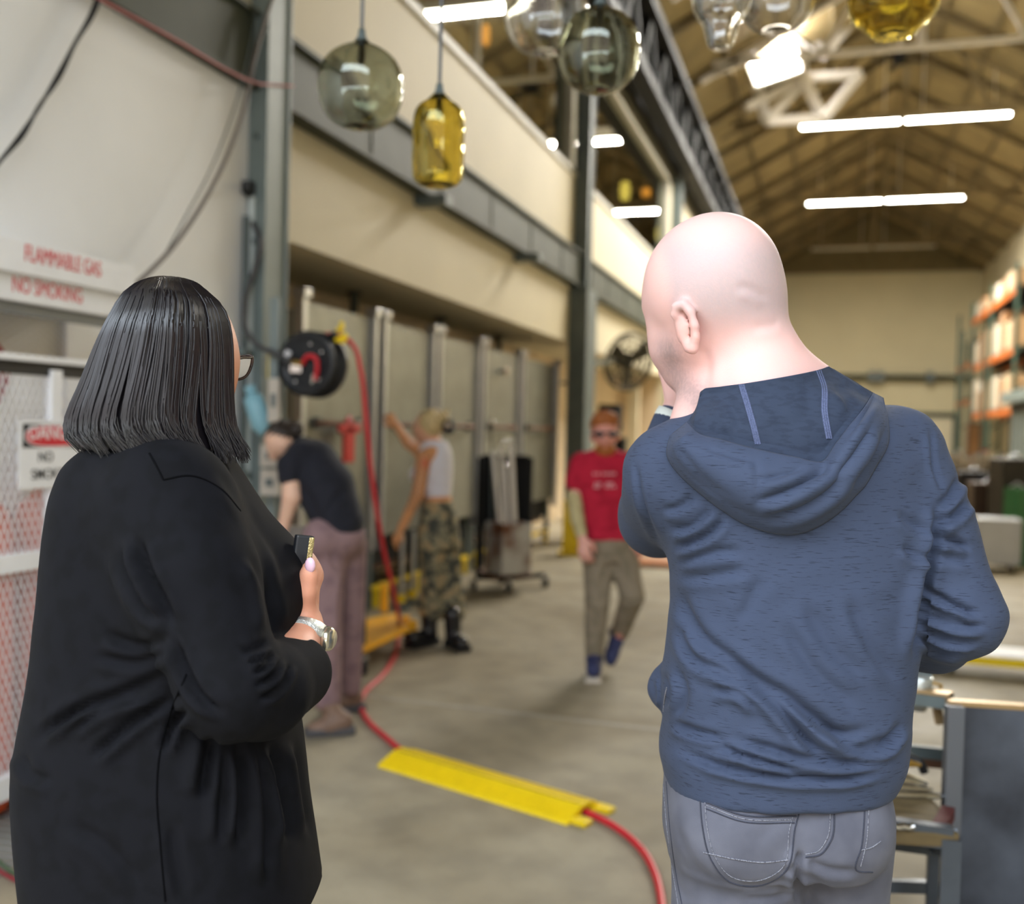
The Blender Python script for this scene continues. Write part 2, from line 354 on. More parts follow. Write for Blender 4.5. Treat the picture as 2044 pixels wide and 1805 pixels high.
# roof trusses
m_truss_shaded = M('shaded_white_steel', lin(118, 104, 75), 0.6, var=0.08, scale=5)  # white truss steel, with the dimmer light put into a darker colour
for k, (y, lab) in enumerate(((18.4, 'white steel roof truss nearest the open end of the hall'), (22.9, 'white roof truss above the near fluorescent row, beside the glare panel'),
                     (27.5, 'white roof truss carrying the first fluorescent row in view'), (36.8, 'white roof truss carrying the second lit fluorescent row'),
                     (45.9, 'white roof truss carrying the unlit fluorescent row'))):
    mt = m_truss if k < 2 else m_truss_shaded
    t = thing('roof_truss', lab, 'truss', (XC, y, 9.78), 'white roof trusses')
    G().beam((-2.7, y, 9.78), (6.0, y, 9.78), 0.09, 0.11).build('bottom_chord', mt, t)
    for xa in (-2.95, 6.25): G().beam((xa, y, zroof(xa)-0.3), (XC, y, ZR-0.3), 0.09, 0.1).build('top_chord', mt, t)
    for x in (-1.9, -0.35, 3.65, 5.2):
        for dx in (-0.75, 0.75):
            G().beam((x, y, 9.8), (x+dx, y, zroof(x+dx)-0.32), 0.09, 0.09).build('web_member', mt, t)
        G().box((x, y-0.05, 9.8), (0.32, 0.02, 0.22)).build('gusset_plate', mt, t)
    G().beam((XC, y, 9.8), (XC, y, ZR-0.3), 0.16, 0.16).build('king_post', mt, t)
# cranked lattice bracing with the glare panel
lt = thing('bracing_frame', 'white lattice bracing between two roof trusses around the glare panel', 'bracing', at(1530, 240, 25))
for a, b in (((1483, 70), (1530, 242)), ((1490, 215), (1605, 158)), ((1605, 158), (1642, 237)), ((1532, 240), (1608, 160)), ((1642, 237), (1716, 150)), ((1600, 155), (1716, 148)), ((1480, 78), (1550, 42)), ((1597, 78), (1606, 160)), ((1530, 120), (1590, 30)), ((1590, 20), (1642, 112)), ((1642, 112), (1712, 28)), ((1530, 242), (1640, 236))):
    G().beam(at(*a, 24.0), at(*b, 24.4), 0.19, 0.19).build('strut', m_truss, lt)
m_lamp = M('lamp_white_hot', (1.0, 0.97, 0.9), emit=30.0)
m_housing = M('fixture_white', lin(210, 208, 200), 0.5)
hp = thing('high_bay_light', 'tilted glaring white light panel among the roof bracing', 'light', at(1545, 130, 23.5))
q = [at(1492, 128, 23.3), at(1588, 78, 23.7), at(1602, 140, 23.4), at(1508, 172, 23.0)]
nrm = np.cross(q[1]-q[0], q[3]-q[0]); nrm = nrm/np.linalg.norm(nrm)
if nrm @ AF > 0: nrm = -nrm
G().add(q+[p-nrm*0.12 for p in q], [(0, 1, 2, 3), (7, 6, 5, 4), (0, 4, 5, 1), (1, 5, 6, 2), (2, 6, 7, 3), (3, 7, 4, 0)]).build('housing', m_housing, hp)
cq = sum(q)/4
G().add([cq+(p-cq)*0.9+nrm*0.012 for p in q]+[cq+(p-cq)*0.9+nrm*0.002 for p in q], [(0, 1, 2, 3), (7, 6, 5, 4), (0, 4, 5, 1), (1, 5, 6, 2), (2, 6, 7, 3), (3, 7, 4, 0)]).build('diffuser', m_lamp, hp)
G().beam(cq-nrm*0.12, cq+np.array([0, 0, 1.6]), 0.03, 0.03).build('hanger', m_truss, hp)

_l = bpy.data.lights.new('panel_glow', 'POINT'); _l.energy = 520; _l.shadow_soft_size = 0.25; _l.color = (1, 0.96, 0.9)
_o = bpy.data.objects.new('panel_glow', _l); COL.objects.link(_o); _o.location = cq+nrm*0.45
# fluorescent rows: two fixtures each
m_tube = M('fluorescent_tube_lit', (1.0, 0.96, 0.86), emit=46.0)
m_tube_off = M('fluorescent_tube_unlit', lin(190, 184, 168), 0.4)
for y, lit, nm in ((18.6, 1, 'above the near end, mirrored in the window band'), (27.8, 1, 'in the near visible row'), (37.0, 1, 'in the second lit row'), (46.2, 0, 'in the far unlit row')):
    for side, (x0, x1) in (('left', (-0.92, 1.55)), ('right', (1.68, 4.15))):
        t = thing('fluorescent_light', '%s fluorescent fixture %s, %s half' % ('bright' if lit else 'unlit', nm, side), 'light', ((x0+x1)/2, y, 9.7), 'fluorescent fixtures under the roof')
        G().prism([(y-0.16, 9.68), (y-0.06, 9.76), (y+0.06, 9.76), (y+0.16, 9.68), (y+0.15, 9.67), (y+0.06, 9.745), (y-0.06, 9.745), (y-0.15, 9.67)], 0, x0, x1).build('reflector', m_housing, t)
        for a in (x0+0.02, x0+1.25):
            for dy in (-0.05, 0.05):
                G().tube([(a, y+dy, 9.7), (a+1.19, y+dy, 9.7)], 0.045, 10).build('tube', m_tube if lit else m_tube_off, t)
        for a in (x0+0.4, x1-0.4): G().cyl((a, y, 9.75), (a, y, zroof(a)-0.1), 0.012, 6).build('hanger_rod', m_truss, t)
        if lit:
            l = bpy.data.lights.new('tube_glow', 'AREA'); l.shape = 'RECTANGLE'; l.size = 2.4; l.size_y = 0.25; l.energy = 950; l.color = (1.0, 0.96, 0.87)
            lo = bpy.data.objects.new('tube_glow', l); COL.objects.link(lo); lo.location = ((x0+x1)/2, y, 9.63)
# ceiling fan
ft = thing('ceiling_fan', 'black ceiling fan hanging at the middle of the hall roof', 'fan', at(1795, 122, 25))
c0 = at(1795, 118, 25)
G().cyl(c0+np.array([0, 0, -0.1]), c0+np.array([0, 0, 0.12]), 0.16, 16).build('motor', m_black_steel, ft)
G().cyl(c0+np.array([0, 0, 0.1]), (c0[0], c0[1], zroof(c0[0])), 0.03, 8).build('downrod', m_truss, ft)
for k in range(4):
    a = radians(15+90*k); G().beam(c0+np.array([0.14*cos(a), 0.14*sin(a), 0]), c0+np.array([0.62*cos(a), 0.62*sin(a), -0.06]), 0.16, 0.02).build('blade', m_black_steel, ft)
# ------------------------------------------------------------------ gas cage by the near wall
CXF = -2.9
def cy(x, y): return on(x, y, 0, CXF)
cage = thing('gas_cage', 'white expanded metal gas cylinder cage standing against the near wall', 'cage', (CXF, 2.9, 0))
Y0, Y1 = 1.9, 3.64
G().bbox((CXF-0.02, Y0, 2.045), (CXF+0.04, Y1, 2.165)).build('header_board', m_cageW, cage, 0.003)
hb2 = G().bbox((CXF-0.02, Y0, 1.945), (CXF+0.012, Y1-0.06, 2.045)).build('header_board', m_cageW, cage, 0.003)
G().bbox((XN, Y0, 2.0), (CXF-0.02, Y1, 2.02)).build('top_panel', m_cageW, cage)
G().bbox((CXF-0.05, Y0, 1.90), (CXF-0.02, Y1, 1.945)).build('light_bar', M('grey_bar', lin(120, 124, 130), 0.4, metal=0.4), cage)
G().bbox((CXF-0.02, Y0, 1.725), (CXF+0.02, Y1, 1.75)).build('door_rail', m_cageW, cage, 0.003)
G().bbox((CXF-0.015, Y0, 1.675), (CXF+0.005, Y1, 1.725)).build('gap_strip', m_black, cage)
G().bbox((CXF-0.02, Y0, 0.93), (CXF+0.02, Y1, 1.0)).build('door_rail', m_cageW, cage, 0.003)
G().bbox((CXF-0.02, Y0, 0.08), (CXF+0.02, Y1, 0.17)).build('door_rail', m_cageW, cage, 0.003)
for y in (Y0, 3.185, Y1-0.06): G().bbox((CXF-0.02, y, 0.08), (CXF+0.02, y+0.055, 1.7)).build('stile', m_cageW, cage, 0.003)
for y in (Y0, Y1-0.04):
    for x in (XN, CXF-0.04): G().bbox((x, y, 0), (x+0.04, y+0.04, 2.0)).build('post', m_cageW, cage)
def expanded(z0, z1, y0, y1, x, pw=0.034, ph=0.072, t=0.0052):
    g = G(); s = ph/pw; n0 = int((y0-(z1-z0)/s)/pw)-1; n1 = int(y1/pw)+2; n2 = int((y1+(z1-z0)/s)/pw)+2
    for sg, a, b in ((1, n0, n1), (-1, int(y0/pw)-1, n2)):
        for k in range(a, b):
            yA = k*pw; pts = []
            # line y = yA + sg*(z-z0)/s clipped to the panel
            za, zb = z0, z1
            ya, yb = yA, yA+sg*(z1-z0)/s
            if sg > 0:
                if ya < y0: za = z0+(y0-yA)*s
                if yb > y1: zb = z0+(y1-yA)*s
            else:
                if ya > y1: za = z0+(yA-y1)*s
                if yb < y0: zb = z0+(yA-y0)*s
            if zb-za < 0.005: continue
            p = (x+sg*0.0012, yA+sg*(za-z0)/s, za); q = (x+sg*0.0012, yA+sg*(zb-z0)/s, zb)
            g.beam(p, q, t, 0.0025, up=(1, 0, 0))
    return g
for z0, z1 in ((0.17, 0.93), (1.0, 1.675)):
    for y0, y1 in ((Y0+0.055, 3.185), (3.24, Y1-0.06)):
        expanded(z0, z1, y0, y1, CXF).build('mesh_panel', m_cageW, cage)
expanded(1.75, 2.0, Y0, Y1, XN+0.02, 0.05, 0.03, 0.003).build('rear_mesh', M('beige_mesh', lin(208, 196, 168), 0.6), cage)
m_redtxt = M('red_sign_ink', lin(205, 38, 52), 0.5)
ROT = (radians(90), 0, radians(90))
a, b = cy(31, 527), cy(176, 558)
text('FLAMMABLE GAS', 0.088, (CXF+0.0405, a[1], 2.078), ROT, m_redtxt, cage, sx=0.62)
text('NO SMOKING', 0.084, (CXF+0.0125, cy(18, 585)[1], 1.962), ROT, m_redtxt, cage, sx=0.69)
# danger sign
sg = thing('danger_sign', 'white DANGER NO SMOKING sign hung on the cage mesh', 'sign', (CXF+0.03, 3.03, 1.3))
sy0, sy1, sz1 = cy(27, 840)[1], cy(27, 840)[1]+0.36, cy(27, 838)[2]; sz0 = sz1-0.262
G().bbox((CXF+0.022, sy0, sz0), (CXF+0.026, sy1, sz1)).build('board', m_cageW, sg, 0.001)
m_ink = M('black_sign_ink', lin(26, 27, 30), 0.5)
G().bbox((CXF+0.026, sy0+0.018, sz1-0.105), (CXF+0.027, sy1-0.018, sz1-0.014)).build('black_field', m_ink, sg)
def oval(x, yc, zc, ry, rz, t, mat, nm):
    n = 40; pts = [(yc+ry*np.sign(cos(u))*abs(cos(u))**0.75, zc+rz*np.sign(sin(u))*abs(sin(u))**0.75) for u in np.linspace(0, 2*pi, n, endpoint=False)]
    return G().prism(pts, 0, x, x+t).build(nm, mat, sg)
oc, oz = (sy0+sy1)/2, sz1-0.06
oval(CXF+0.027, oc, oz, 0.152, 0.044, 0.001, m_cageW, 'oval_border'); oval(CXF+0.028, oc, oz, 0.146, 0.039, 0.001, m_redtxt, 'oval')
text('DANGER', 0.072, (CXF+0.029, oc, oz-0.026), ROT, m_cageW, sg, sx=0.92, align='CENTER', bold=0.0006)
text('NO', 0.055, (CXF+0.0265, oc-0.045, sz0+0.092), ROT, m_ink, sg, sx=0.9, align='CENTER', bold=0.0002)
text('SMOKING', 0.055, (CXF+0.0265, oc, sz0+0.026), ROT, m_ink, sg, sx=0.95, align='CENTER', bold=0.0002)
# cylinders inside and coiled hoses above
m_cyl = M('orange_cylinder_paint', lin(214, 92, 52), 0.5, var=0.12, scale=9)
for k, y in enumerate((2.35, 2.68, 3.01, 3.36)):
    t = thing('gas_cylinder', 'orange-red gas cylinder inside the white cage, %s' % ('at the far left end', 'second from the left end', 'behind the DANGER sign', 'at the right end')[k], 'cylinder', (-3.06, y, 0), 'gas cylinders in the cage')
    G().lathe([(0, 0), (0.12, 0.0), (0.128, 0.03), (0.128, 1.05), (0.11, 1.14), (0.05, 1.2), (0.045, 1.24), (0, 1.24)], (-3.06, y, 0.01), n=20).build('shell', m_cyl, t)
    G().lathe([(0, 0), (0.02, 0), (0.02, 0.07), (0.035, 0.07), (0.035, 0.1), (0, 0.1)], (-3.06, y, 1.25), n=10).build('valve', m_brass, t)
hc = thing('hose_coil', 'coiled red hose strapped with black ties inside the top of the cage', 'hose', (-3.12, 2.98, 1.7))
cc = np.array(cy(35, 745)); cc[0] = -3.1
for r in (0.125, 0.145):
    G().tube([(cc[0]+0.01*(r > 0.13), cc[1]+r*cos(u), cc[2]+r*sin(u)) for u in np.linspace(0, 2*pi, 36, endpoint=False)], 0.011, 8, closed=True).build('coil', M('dark_red_hose', lin(150, 22, 30), 0.5), hc)
for u in (1.25, 1.75):
    p = np.array((cc[0], cc[1]+0.135*cos(u), cc[2]+0.135*sin(u))); q = p+np.array((0.01, 0.05*cos(u)*1.4, 0.07))
    G().tube([p-np.array((0, 0, 0.03)), p, q], 0.009, 6).build('strap', m_black, hc)
    G().ball(q, 0.015, 8).build('strap_knob', m_black, hc)
# hoses on the floor at the left edge
for col_, pts, lab in ((lin(72, 92, 66), [(-40, 1700), (0, 1722), (30, 1744), (75, 1752), (140, 1740)], 'thin green gas hose lying on the floor by the cage'),
                       (lin(130, 40, 48), [(-40, 1712), (0, 1740), (40, 1760), (90, 1768), (150, 1752)], 'thin red gas hose lying on the floor beside the green one'),
                       (lin(58, 50, 48), [(-40, 1640), (0, 1632), (28, 1628), (60, 1640), (100, 1660)], 'dark hose lying on the floor in front of the cage')):
    P = [on(x, y, 2, 0.008) for x, y in pts]
    o = G().tube(spline(P, 24), 0.007, 8).build('gas_hose', M('hose_'+lab[:9], col_, 0.5), None); tag(o, lab, 'hose', 'gas hoses on the floor')
gt = thing('floor_grate', 'diamond metal grating lying on the floor beside the cage', 'grate', on(10, 1680, 2, 0))
gc = on(10, 1680, 2, 0.0)
G().bbox((gc[0]-0.25, gc[1]-0.3, 0), (gc[0]+0.2, gc[1]+0.3, 0.006)).build('plate', m_galv, gt)
for k in range(12): G().beam((gc[0]-0.25+0.02, gc[1]-0.3+0.05*k, 0.007), (gc[0]+0.18, gc[1]-0.25+0.05*k, 0.007), 0.008, 0.006).build('rib', m_alu, gt)

# ------------------------------------------------------------------ cables and fittings on the near wall and column
def on_x(pts, X): return [on(x, y, 0, X) for x, y in pts]
o = G()
for dx, ph in ((0, 0), (7, 2)):
    pts = [(205+dx, -40), (180+dx*0.9, 30), (150+dx*0.2, 85), (112+dx, 155), (78-dx*0.3, 215), (40+dx, 270), (0, 322), (-40, 372)]
    o.tube(spline(on_x(pts, XN+0.05+0.01*ph), 40), 0.0075, 8)
tag(o.build('power_cable', m_black), 'twisted pair of black cables slanting down the white wall', 'cable')
o = G().tube(spline(on_x([(556, -40), (530, 40), (505, 130), (488, 215), (462, 290), (425, 370), (380, 445), (335, 505), (285, 555), (230, 600)], XN+0.12), 50), 0.011, 8)
tag(o.build('air_hose', M('grey_hose', lin(108, 100, 96), 0.5)), 'thick grey hose swooping from the column top down the white wall', 'hose')
ch = thing('hanging_chain', 'thin steel chain slung beside the grey hose on the wall', 'chain', on(505, 40, 0, XN+0.09))
cp = spline(on_x([(512, 20), (498, 100), (478, 180), (452, 260), (415, 350), (372, 430), (330, 508)], XN+0.09), 130)
g = G()
for i in range(0, 129): 
    if i % 2 == 0: g.tube([cp[i], cp[i+1]], 0.0055, 5)
    else: g.tube([cp[i], cp[i+1]], 0.0025, 5)
g.build('links', m_steel_dark, ch)
o = G().tube(spline(on_x([(180, -12), (330, 68), (505, 163), (522, 168)], -3.06), 20)+[tuple(p) for p in spline(on_x([(530, 168), (585, 172)], -3.10), 4)], 0.006, 6)
tag(o.build('signal_line', M('faded_red_line', lin(190, 110, 110), 0.5)), 'thin faded red line running along the bottom of the crane beam', 'line')
# conduit, hook, feed hose on the column
cd = thing('conduit', 'pale vertical conduit pipe strapped beside the first column', 'pipe', on(503, 1000, 0, XN+0.03))
a_ = on(492, 1010, 0, XN+0.03); b_ = on(495, 390, 0, XN+0.03)
G().cyl((a_[0], a_[1], 0.0), (a_[0], a_[1], b_[2]), 0.022, 12).build('pipe', M('pale_conduit', lin(196, 206, 206), 0.4, metal=0.2), cd)
G().cyl((a_[0], a_[1]-0.055, 0.0), (a_[0], a_[1]-0.055, b_[2]-0.12), 0.02, 12).build('pipe', m_steel_dark, cd)
for z in (0.5, 1.2, 1.9): G().bbox((XN, a_[1]-0.09, z), (a_[0]+0.03, a_[1]+0.03, z+0.03)).build('clamp', m_steel_blue, cd)
hk = thing('hose_hook', 'black steel hook bracket on the wall left of the column', 'hook', b_)
G().tube([b_, b_+np.array([0.03, -0.05, 0.03]), b_+np.array([0.06, -0.12, 0.03])], 0.016, 8).build('arm', m_black, hk)
G().bbox((XN, b_[1]-0.02, b_[2]+0.01), (XN+0.05, b_[1]+0.06, b_[2]+0.08)).build('plate', m_black, hk)
DR = 5.55                                          # depth of the hose reel
o = G().tube(spline([at(505, 445, 5.75), at(520, 480, 5.7), at(508, 540, 5.7), at(490, 600, 5.65), at(490, 650, 5.6), at(515, 690, 5.5), at(555, 708, 5.42), at(580, 722, 5.40)], 40), 0.016, 8)
tag(o.build('feed_hose', M('dark_grey_hose', lin(70, 70, 72), 0.5)), 'dark grey feed hose curving from the conduit to the reel', 'hose')
rl = thing('hose_reel', 'black round hose reel mounted on the first steel column', 'hose reel', at(625, 725, DR))
rc = at(620, 727, DR-0.05); ax = -AF*0.93-AR*0.36; ax = ax/np.linalg.norm(ax)
G().lathe([(0, -0.09), (0.185, -0.09), (0.185, -0.06), (0.13, -0.05), (0.13, 0.01), (0.172, 0.02), (0.182, 0.035), (0.176, 0.05), (0.15, 0.055), (0.135, 0.042), (0.125, 0.04), (0.05, 0.045), (0.03, 0.05), (0, 0.05)], rc, ax, 48).build('drum', m_black_pl, rl)
rr_ = np.cross(ax, [0, 0, 1]); rr_ /= -np.linalg.norm(rr_); ru = np.cross(ax, rr_); ru = ru if ru[2] > 0 else -ru
rr_ = rr_ if rr_ @ AR > 0 else -rr_
def rp(u, v, h=0.05): return rc+rr_*u+ru*v+ax*h
for u, v in ((0.03, 0.105), (-0.06, -0.1), (0.09, -0.09), (0.1, 0.06), (-0.1, 0.05)):
    G().ball(rp(u, v), 0.011, 8).build('bolt', m_chrome, rl)
G().tube(spline([rp(-0.005, -0.005, 0.07), rp(0.03, 0.035, 0.08), rp(0.075, 0.03, 0.075), rp(0.085, -0.03, 0.065), rp(0.065, -0.09, 0.055)], 20), 0.013, 8).build('hose_loop', m_red, rl)
G().tube([rp(-0.1, 0.015, 0.06), rp(-0.04, 0.0, 0.08), rp(-0.005, -0.005, 0.075)], 0.014, 8).build('swivel', m_brass, rl)
G().box(rp(-0.05, -0.03, 0.065), (0.06, 0.02, 0.04), rz=_yaw).build('name_plate', m_chrome, rl)
G().box(rp(-0.115, 0.045, 0.06), (0.03, 0.01, 0.05), rz=_yaw, ry=0.5).build('label_plate', m_cageW, rl)
G().tube([rp(0.06, -0.06, 0.06), rp(0.05, -0.11, 0.055)], 0.01, 8).build('clamp', m_chrome, rl)
G().beam(rc-ax*0.09, rc-ax*0.09+np.array([-0.25, 0.15, 0]), 0.05, 0.12).build('mount_arm', m_steel_blue, rl)
G().beam(rp(-0.06, 0.1, -0.08), rp(0.14, 0.17, -0.03), 0.02, 0.03).build('guide_arm', m_black_pl, rl)
sp = thing('hose_stopper', 'yellow bundle of tape and stopper where the red hose leaves the reel', 'stopper', at(686, 673, DR))
for k in range(7):
    a = rp(0.205+0.01*sin(k*2.1), 0.15+0.013*(k-3), 0.02); G().tube([a, a+np.array([0.02*cos(k*1.7), 0.02*sin(k*2.3), 0.035*cos(k)])], 0.014, 6).build('wrap', m_yellow, sp)
# the red hose: from the reel down to the floor, under the ramp and on
fl = lambda x, y: on(x, y, 2, 0.013)
hp_ = [at(650, 668, DR), at(680, 670, DR-0.02), at(703, 686, DR), at(720, 740, DR+0.02), at(730, 830, DR+0.06), at(742, 950, DR+0.12), at(762, 1080, DR+0.25), at(785, 1180, DR+0.5)]
hp_ += [fl(795, 1262), fl(788, 1310), fl(760, 1352), fl(728, 1382), fl(720, 1408), fl(735, 1440), fl(770, 1472), fl(806, 1500), fl(900, 1532), fl(1050, 1580), fl(1165, 1619), fl(1230, 1652), fl(1280, 1695), fl(1308, 1745), fl(1322, 1810), fl(1325, 1880)]
tag(G().tube(spline(hp_, 160), 0.0135, 10).build('air_hose_line', m_red), 'red air hose running from the reel across the floor', 'hose')
# the yellow cable ramp
ra, rb = (on(795, 1516, 2, 0), on(1170, 1628, 2, 0))
e = rb-ra; Lr = np.linalg.norm(e); e = e/Lr; nrm2 = np.array([-e[1], e[0], 0])
rmp = thing('cable_ramp', 'yellow plastic hose ramp on the concrete floor over the red hose', 'cable ramp', (ra+rb)/2)
prof = [(-0.135, 0), (-0.125, 0.012), (-0.035, 0.048), (-0.02, 0.05), (0.02, 0.05), (0.035, 0.048), (0.125, 0.012), (0.135, 0), (0.045, 0), (0.03, 0.032), (-0.03, 0.032), (-0.045, 0)]
def rpos(s, u, z): return ra+e*s+nrm2*u+np.array([0, 0, z])
g = G(); n = len(prof); vs = [rpos(s, u, z) for s in (0.0, Lr) for u, z in prof]
g.add(vs, [(i, (i+1) % n, (i+1) % n+n, i+n) for i in range(n)]+[(0, 1, 2, 3, 10, 11), (3, 4, 9, 10), (4, 5, 6, 7, 8, 9)]+[(n+0, n+11, n+10, n+3, n+2, n+1), (n+3, n+10, n+9, n+4), (n+4, n+9, n+8, n+7, n+6, n+5)])
g.build('ramp_body', m_yellow, rmp)
for u in (-0.085, 0.085):
    c = rpos(Lr+0.03, u, 0.01); G().box(c, (0.075, 0.055, 0.02), rz=atan2(e[1], e[0])).build('lug', m_yellow, rmp, 0.004)
for u in (-0.024, 0.024): G().beam(rpos(0.01, u, 0.0505), rpos(Lr-0.01, u, 0.0505), 0.004, 0.003).build('lid_joint', M('dirty_yellow', lin(168, 140, 26), 0.6), rmp)
g = G()
for i in range(34):
    for u, z in ((-0.1, 0.022), (-0.07, 0.034), (0.07, 0.034), (0.1, 0.022)):
        g.box(rpos(0.03+i*(Lr-0.06)/33, u, z+0.0015), (0.011, 0.018, 0.004), rz=atan2(e[1], e[0]), rx=(0.38 if u < 0 else -0.38))
o = g.build('tread_studs', m_yellow, rmp); o['kind'] = 'stuff'
# hanging bottle, tags and switch boxes by the column
bt = thing('spray_bottle', 'pale blue plastic bottle hanging upside down by the column', 'bottle', at(515, 830, 5.5))
bc = at(516, 828, 5.5); tx = AR*0.3-AU*0.95
G().lathe([(0, -0.115), (0.03, -0.115), (0.052, -0.1), (0.056, -0.03), (0.056, 0.06), (0.035, 0.1), (0.016, 0.12), (0, 0.12)], bc, tx, 20).build('body', M('pale_blue_plastic', lin(140, 190, 206), 0.35), bt)
G().lathe([(0, 0.0), (0.03, 0.0), (0.03, 0.05), (0, 0.05)], bc-tx*0.165, tx, 14).build('cap', M('pale_blue_plastic', (0, 0, 0)), bt)
o = G().box(at(543, 732, 5.5), (0.045, 0.02, 0.13), rz=_yaw).build('warning_tag', m_yellow, None, 0.003); tag(o, 'small yellow tag fixed to the column behind the reel', 'tag')
for k, (x, y, hh, wdt) in enumerate(((540, 910, 0.12, 0.1), (540, 963, 0.14, 0.1), (548, 800, 0.24, 0.06))):
    t = thing('switch_box', ('upper pale switch box', 'lower pale switch box', 'tall narrow pale plate')[k]+' on the post behind the bending worker', 'switch box', at(x, y, 5.45), 'pale boxes on the post')
    p = at(x, y, 5.44)
    G().box(p, (wdt, 0.06, hh), rz=_yaw).build('box', M('pale_box', lin(190, 182, 170), 0.5), t, 0.004)
    G().box(p-AF*0.033, (wdt*0.4, 0.008, hh*0.3), rz=_yaw).build('switch', m_steel_dark, t)
    G().cyl(p-np.array([0, 0, hh/2]), p-np.array([0, 0, hh/2+0.03]), 0.012, 8).build('conduit', m_steel_blue, t)

sp_ = at(544, 900, 5.52); st_ = thing('strut_post', 'narrow grey strut post carrying the pale switch boxes', 'post', (sp_[0], sp_[1], 0))
G().box((sp_[0], sp_[1], 1.1), (0.05, 0.05, 2.2), rz=_yaw).build('strut', m_steel_blue, st_)
G().box((sp_[0], sp_[1], 0.01), (0.14, 0.12, 0.02), rz=_yaw).build('foot_plate', m_steel_dark, st_)
# ------------------------------------------------------------------ kilns in the alcove
KX = -3.5
units = [(6.12, 7.33), (7.45, 8.58), (8.68, 9.85), (9.95, 11.28), (11.38, 13.0)]
names = ('galvanized sheet kiln behind the black hose reel', 'galvanized kiln behind the woman in the white top', 'galvanized kiln third along the alcove row', 'galvanized kiln behind the black pipe cart', 'galvanized kiln last in the row beside the dark column')
m_handle = M('rusty_handle', lin(120, 78, 52), 0.7, var=0.2, scale=20)
for k, (a, b) in enumerate(units):
    t = thing('kiln', names[k], 'kiln', (KX-0.3, (a+b)/2, 0), 'kilns in the alcove')
    G().bbox((-4.15, a+0.02, 0.62), (KX-0.02, b-0.02, 2.3)).build('body', m_galv, t, 0.004)
    G().bbox((KX-0.018, a+0.06, 0.6), (KX+0.012, b-0.06, 2.36)).build('door', m_galv, t, 0.003)
    for y in (a, b-0.06):
        p = G().bbox((KX-0.01, y, 0.5), (KX+0.06, y+0.06, 2.40)).build('track_post', m_alu, t, 0.004)
        G().bbox((KX-0.02, y-0.02, 2.38), (KX+0.08, y+0.08, 2.44)).build('post_cap', m_alu, p, 0.004)
        G().bbox((KX-0.1, y, 0.0), (KX-0.04, y+0.06, 0.6)).build('leg', m_steel_dark, t)
        G().bbox((-4.12, y, 0.0), (-4.06, y+0.06, 0.62)).build('leg', m_steel_dark, t)
    hd = G().tube([(KX+0.03, a+0.25, 1.52), (KX+0.08, a+0.28, 1.52), (KX+0.08, b-0.28, 1.52), (KX+0.03, b-0.25, 1.52)], 0.018, 8).build('handle', m_handle, t)
    for y in (a+0.28, b-0.28): G().bbox((KX+0.01, y-0.03, 1.48), (KX+0.05, y+0.03, 1.56)).build('handle_bracket', m_steel_dark, hd)
    G().bbox((-4.1, a+0.1, 0.35), (KX-0.08, b-0.1, 0.6)).build('burner_box', m_black_steel, t)
    G().bbox((KX-0.06, a+0.05, 0.15), (KX-0.02, b-0.05, 0.18)).build('foot_rail', m_yellow, t)
    for y in (a+0.1, b-0.16): G().bbox((KX-0.05, y, 0), (KX-0.01, y+0.035, 0.16)).build('rail_foot', m_yellow, t)
    G().bbox((KX-0.16, a+0.2, 0.3), (KX-0.09, b-0.2, 0.42)).build('gas_manifold', m_rust, t)
for k, y in enumerate((7.9, 9.9, 11.9)):
    t = thing('flue_pipe', 'dark thin flue pipe rising above the kilns, %s from the reel' % ('first', 'second', 'third')[k], 'pipe', (-4.0, y, 2.3), 'flue pipes above the kilns')
    G().cyl((-3.95, y, 2.3), (-3.95, y, 2.67), 0.04, 10).build('pipe', m_steel_green, t); G().lathe([(0.04, 0), (0.07, 0), (0.07, 0.02), (0.04, 0.02)], (-3.95, y, 2.64), n=12).build('collar', m_steel_green, t)
# red hanging tool on a kiln
rt = thing('red_tool', 'red steel T-shaped tool hanging on the first kiln door', 'tool', on(692, 870, 0, KX+0.05))
p = on(692, 880, 0, KX+0.10)
G().bbox((p[0], p[1]-0.075, p[2]-0.16), (p[0]+0.03, p[1]+0.075, p[2]+0.1)).build('blade', m_redpaint, rt, 0.006)
G().bbox((p[0], p[1]-0.15, p[2]+0.06), (p[0]+0.03, p[1]+0.17, p[2]+0.12)).build('cross_bar', m_redpaint, rt, 0.006)
G().tube([(p[0]+0.015, p[1]-0.05, p[2]+0.12), (p[0]+0.015, p[1], p[2]+0.17), (p[0]+0.015, p[1]+0.05, p[2]+0.12)], 0.02, 8).build('eye', m_redpaint, rt)
# small round dials high on the far kilns
for k, (x, y) in enumerate(((1008, 742), (1132, 765))):
    p = on(x, y, 0, KX+0.08); t = thing('dial_gauge', 'small pale dial gauge on the %s kiln' % ('fourth', 'last')[k], 'gauge', p, 'dial gauges on the kilns')
    G().lathe([(0, 0.03), (0.045, 0.03), (0.05, 0.02), (0.05, 0), (0, 0)], p, (1, 0, 0), 16).build('dial', M('pale_dial', lin(200, 180, 160), 0.4), t)
    G().cyl(p-np.array([0.1, 0, 0]), p, 0.02, 8).build('stem', m_steel_dark, t)
